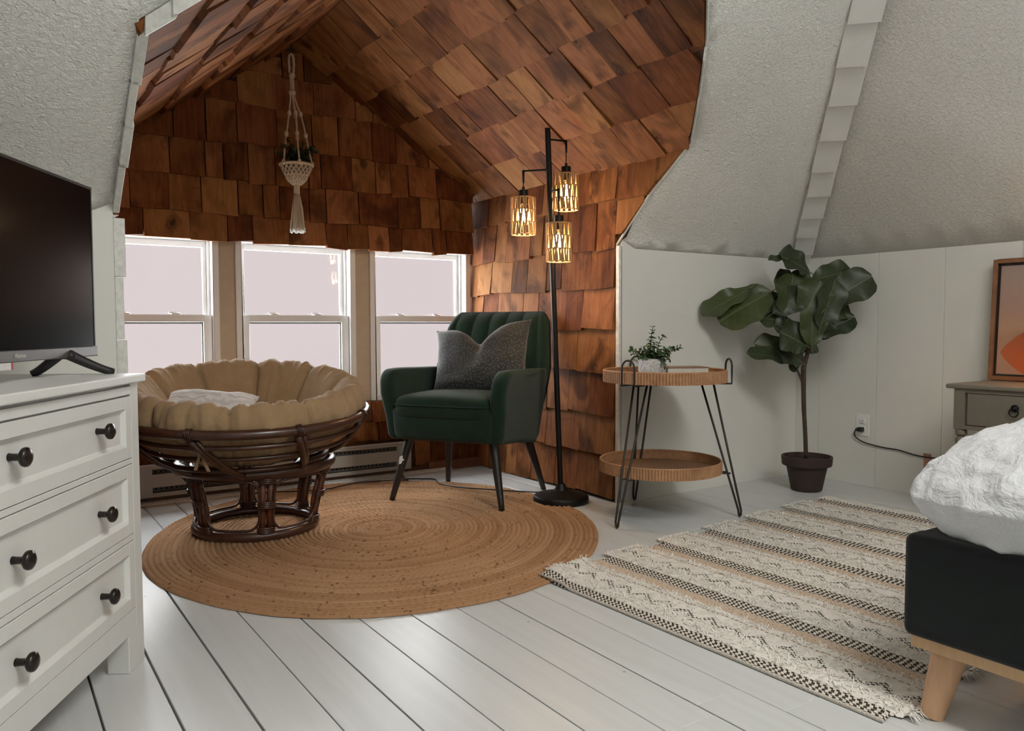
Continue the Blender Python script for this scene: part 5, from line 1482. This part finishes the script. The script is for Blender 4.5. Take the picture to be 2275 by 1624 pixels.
for lp_ in ao.data.loops:
    co = FM.inverted() @ ao.data.vertices[lp_.vertex_index].co; ul.data[lp_.index].uv = ((q1 - co.y) / (q1 - q0), (co.z - k2) / (PH - 2 * k2))
mk = MB(); mk.m = FM; mk.prism([(.055, .33), (.03, .30), (.04, .27), (.035, .36), (.05, .37)], 'x', -.0195, -.018); 
mk.build('dark_motif', plain('dark_ink', (.02, .018, .016), .7), pf)
tl_ = thing('table_lamp', 'black based table lamp standing on the nightstand by the print', 'lamp', (3.37, 1.335, .566))
MB().superell((0, 0, .012), (.052, .052, .012), .25, .3, 32, 10).build('base', M['blackmatte'], tl_, smooth=True)
MB().tube([(0, -.0, .02), (0, -.0, .22)], .006, 10).build('stem', M['blackmatte'], tl_, smooth=True)
MB().lathe([(.09, .2), (.06, .36)], 32, cap=False).lathe([(.058, .36), (.088, .2)], 32, cap=False).build('shade', plain('linen_shade', (.6, .5, .38), .9), tl_, smooth=True)
MB().superell((0, 0, .26), (.022, .022, .03), 1, 1, 16, 10).build('bulb', plain('warm_bulb', (1, .85, .6), .4, emit=(1, .66, .3), estr=6, noise_amt=0), tl_, smooth=True)
L = bpy.data.lights.new('table_bulb_light', 'POINT'); L.energy = 1.6; L.color = (1.0, .58, .27); L.shadow_soft_size = .03
lo = bpy.data.objects.new('table_bulb_light', L); COL.objects.link(lo); lo.parent = tl_; lo.location = (0, 0, .225)

# ------------------------------------------------------------------ bed
M['blackcloth'] = fabric_material('black_upholstery', (.006, .008, .008), (.013, .016, .016), 900, .95, .3, .12)
M['oak'] = shingle_material('light_oak', [(.30, .17, .085), (.44, .27, .15), (.55, .36, .21)], grain=(60, 60, 4), knots=False, rough=.5, bumpk=.1)
bd = thing('bed', 'black upholstered bed frame with tapered light wood legs at the right', 'bed', (1.55, .06, 0))
BL, BW = 2.05, 1.63       # length along +x, width along y
y1 = .815; y0 = y1 - BW
MB().box(0, .07, y0, y1, .166, .377).build('foot_rail', M['blackcloth'], bd, smooth=True, bevel=.018, bseg=4)
MB().box(.05, BL - .02, y1 - .07, y1, .166, .375).build('side_rail', M['blackcloth'], bd, smooth=True, bevel=.018, bseg=4)
MB().box(.05, BL - .02, y0, y0 + .07, .166, .375).build('side_rail', M['blackcloth'], bd, smooth=True, bevel=.018, bseg=4)
MB().box(BL - .05, BL + .02, y0, y1, .166, .95).build('headboard', M['blackcloth'], bd, smooth=True, bevel=.02, bseg=4)
MB().box(.014, .06, y0 + .014, y1 - .014, .143, .168).build('wood_rail', M['oak'], bd, bevel=.001)
MB().box(.06, BL - .05, y1 - .06, y1 - .014, .143, .168).build('wood_rail', M['oak'], bd, bevel=.001)
MB().box(.06, BL - .05, y0 + .014, y0 + .06, .143, .168).build('wood_rail', M['oak'], bd, bevel=.001)
for x, y in ((.06, y1 - .06), (.06, y0 + .06), (BL - .09, y1 - .06), (BL - .09, y0 + .06)):
    sx = -1 if x < 1 else 1; sy = 1 if y > 0 else -1
    o = MB().tube([(x - sx * .005, y - sy * .012, .15), (x + sx * .022, y + sy * .012, .001)], [.034, .023], 24).build('leg', M['oak'], bd, smooth=True, bevel=.002)
MB().superell(((BL + .07) / 2, (y0 + y1) / 2, .33), (BL / 2 - .07, BW / 2 - .075, .11), .15, .12, 48, 12).build('mattress', plain('white_ticking', (.7, .7, .68), .9), bd, smooth=True)
# duvet
def duvet_material():
    t = NT('white_ruched_cotton'); mp = t.coords(); w = t.noise(mp, 16, 4, .6, 2.0); w2 = t.noise(mp, 42, 3, .6, 1.2)
    h = t.math('MULTIPLY_ADD', w2.outputs[0], None, 0, .45); t.t.links.new(w.outputs[0], t.t.nodes[-1].inputs[2])
    t.b.inputs['Base Color'].default_value = (.54, .545, .555, 1); t.b.inputs['Roughness'].default_value = .9; t.b.inputs['Sheen Weight'].default_value = .15
    t.bump(h, .55, .02); return t.mat
DCX, DCY, DA, DB = 2.50, .045, .985, .86
dprof = [(.14, .33), (.085, .355), (.045, .385), (.014, .42), (0, .455), (.012, .492), (.045, .535), (.10, .575), (.18, .61), (.30, .638), (.46, .658), (.62, .67), (.80, .676), (.84, .676)]
def duv(u, v):
    n = len(dprof) - 1; t = v * n; k = min(n - 1, int(t)); f = t - k
    ins = dprof[k][0] + (dprof[k + 1][0] - dprof[k][0]) * f; z = dprof[k][1] + (dprof[k + 1][1] - dprof[k][1]) * f
    a = 2 * PI * u; sp = lambda w, e: math.copysign(abs(w) ** e, w)
    e = .14 if ins < .2 else .14 + .6 * (ins - .2)
    x = (DA - ins) * sp(math.cos(a), e); y = (DB - ins) * sp(math.sin(a), e)
    n1 = noise.noise((x * 2.4, y * 2.4, 1.0)); n2 = noise.noise((x * 8, y * 8, z * 8)); n3 = noise.noise((x * 26, y * 26, z * 20)); n4 = noise.noise((x * 55, y * 55, z * 30))
    out = Vector((math.cos(a), math.sin(a), 0)) * max(0, 1 - ins / .12) + Vector((0, 0, 1)) * min(1, ins / .08 if z > .45 else 0)
    if out.length > 0: out.normalize()
    rg = 1 - abs(noise.noise((x * 14 + n2, y * 14, z * 14))) * 2
    amp = .014 * n2 + .008 * n3 + .004 * n4 + .03 * n1 * min(1, ins / .2) + .004 * rg
    lowf = max(0, (.50 - z) / .15)
    amp += lowf * .016 * noise.noise((x * 16, y * 16, z * 3))
    return (DCX + x + out.x * amp, DCY + y + out.y * amp, z + out.z * amp)
o = MB().grid(duv, 420, 110, cu=True).build('duvet', duvet_material(), None, smooth=True)
tag(o, 'puffy white textured duvet heaped on the black bed', 'duvet')
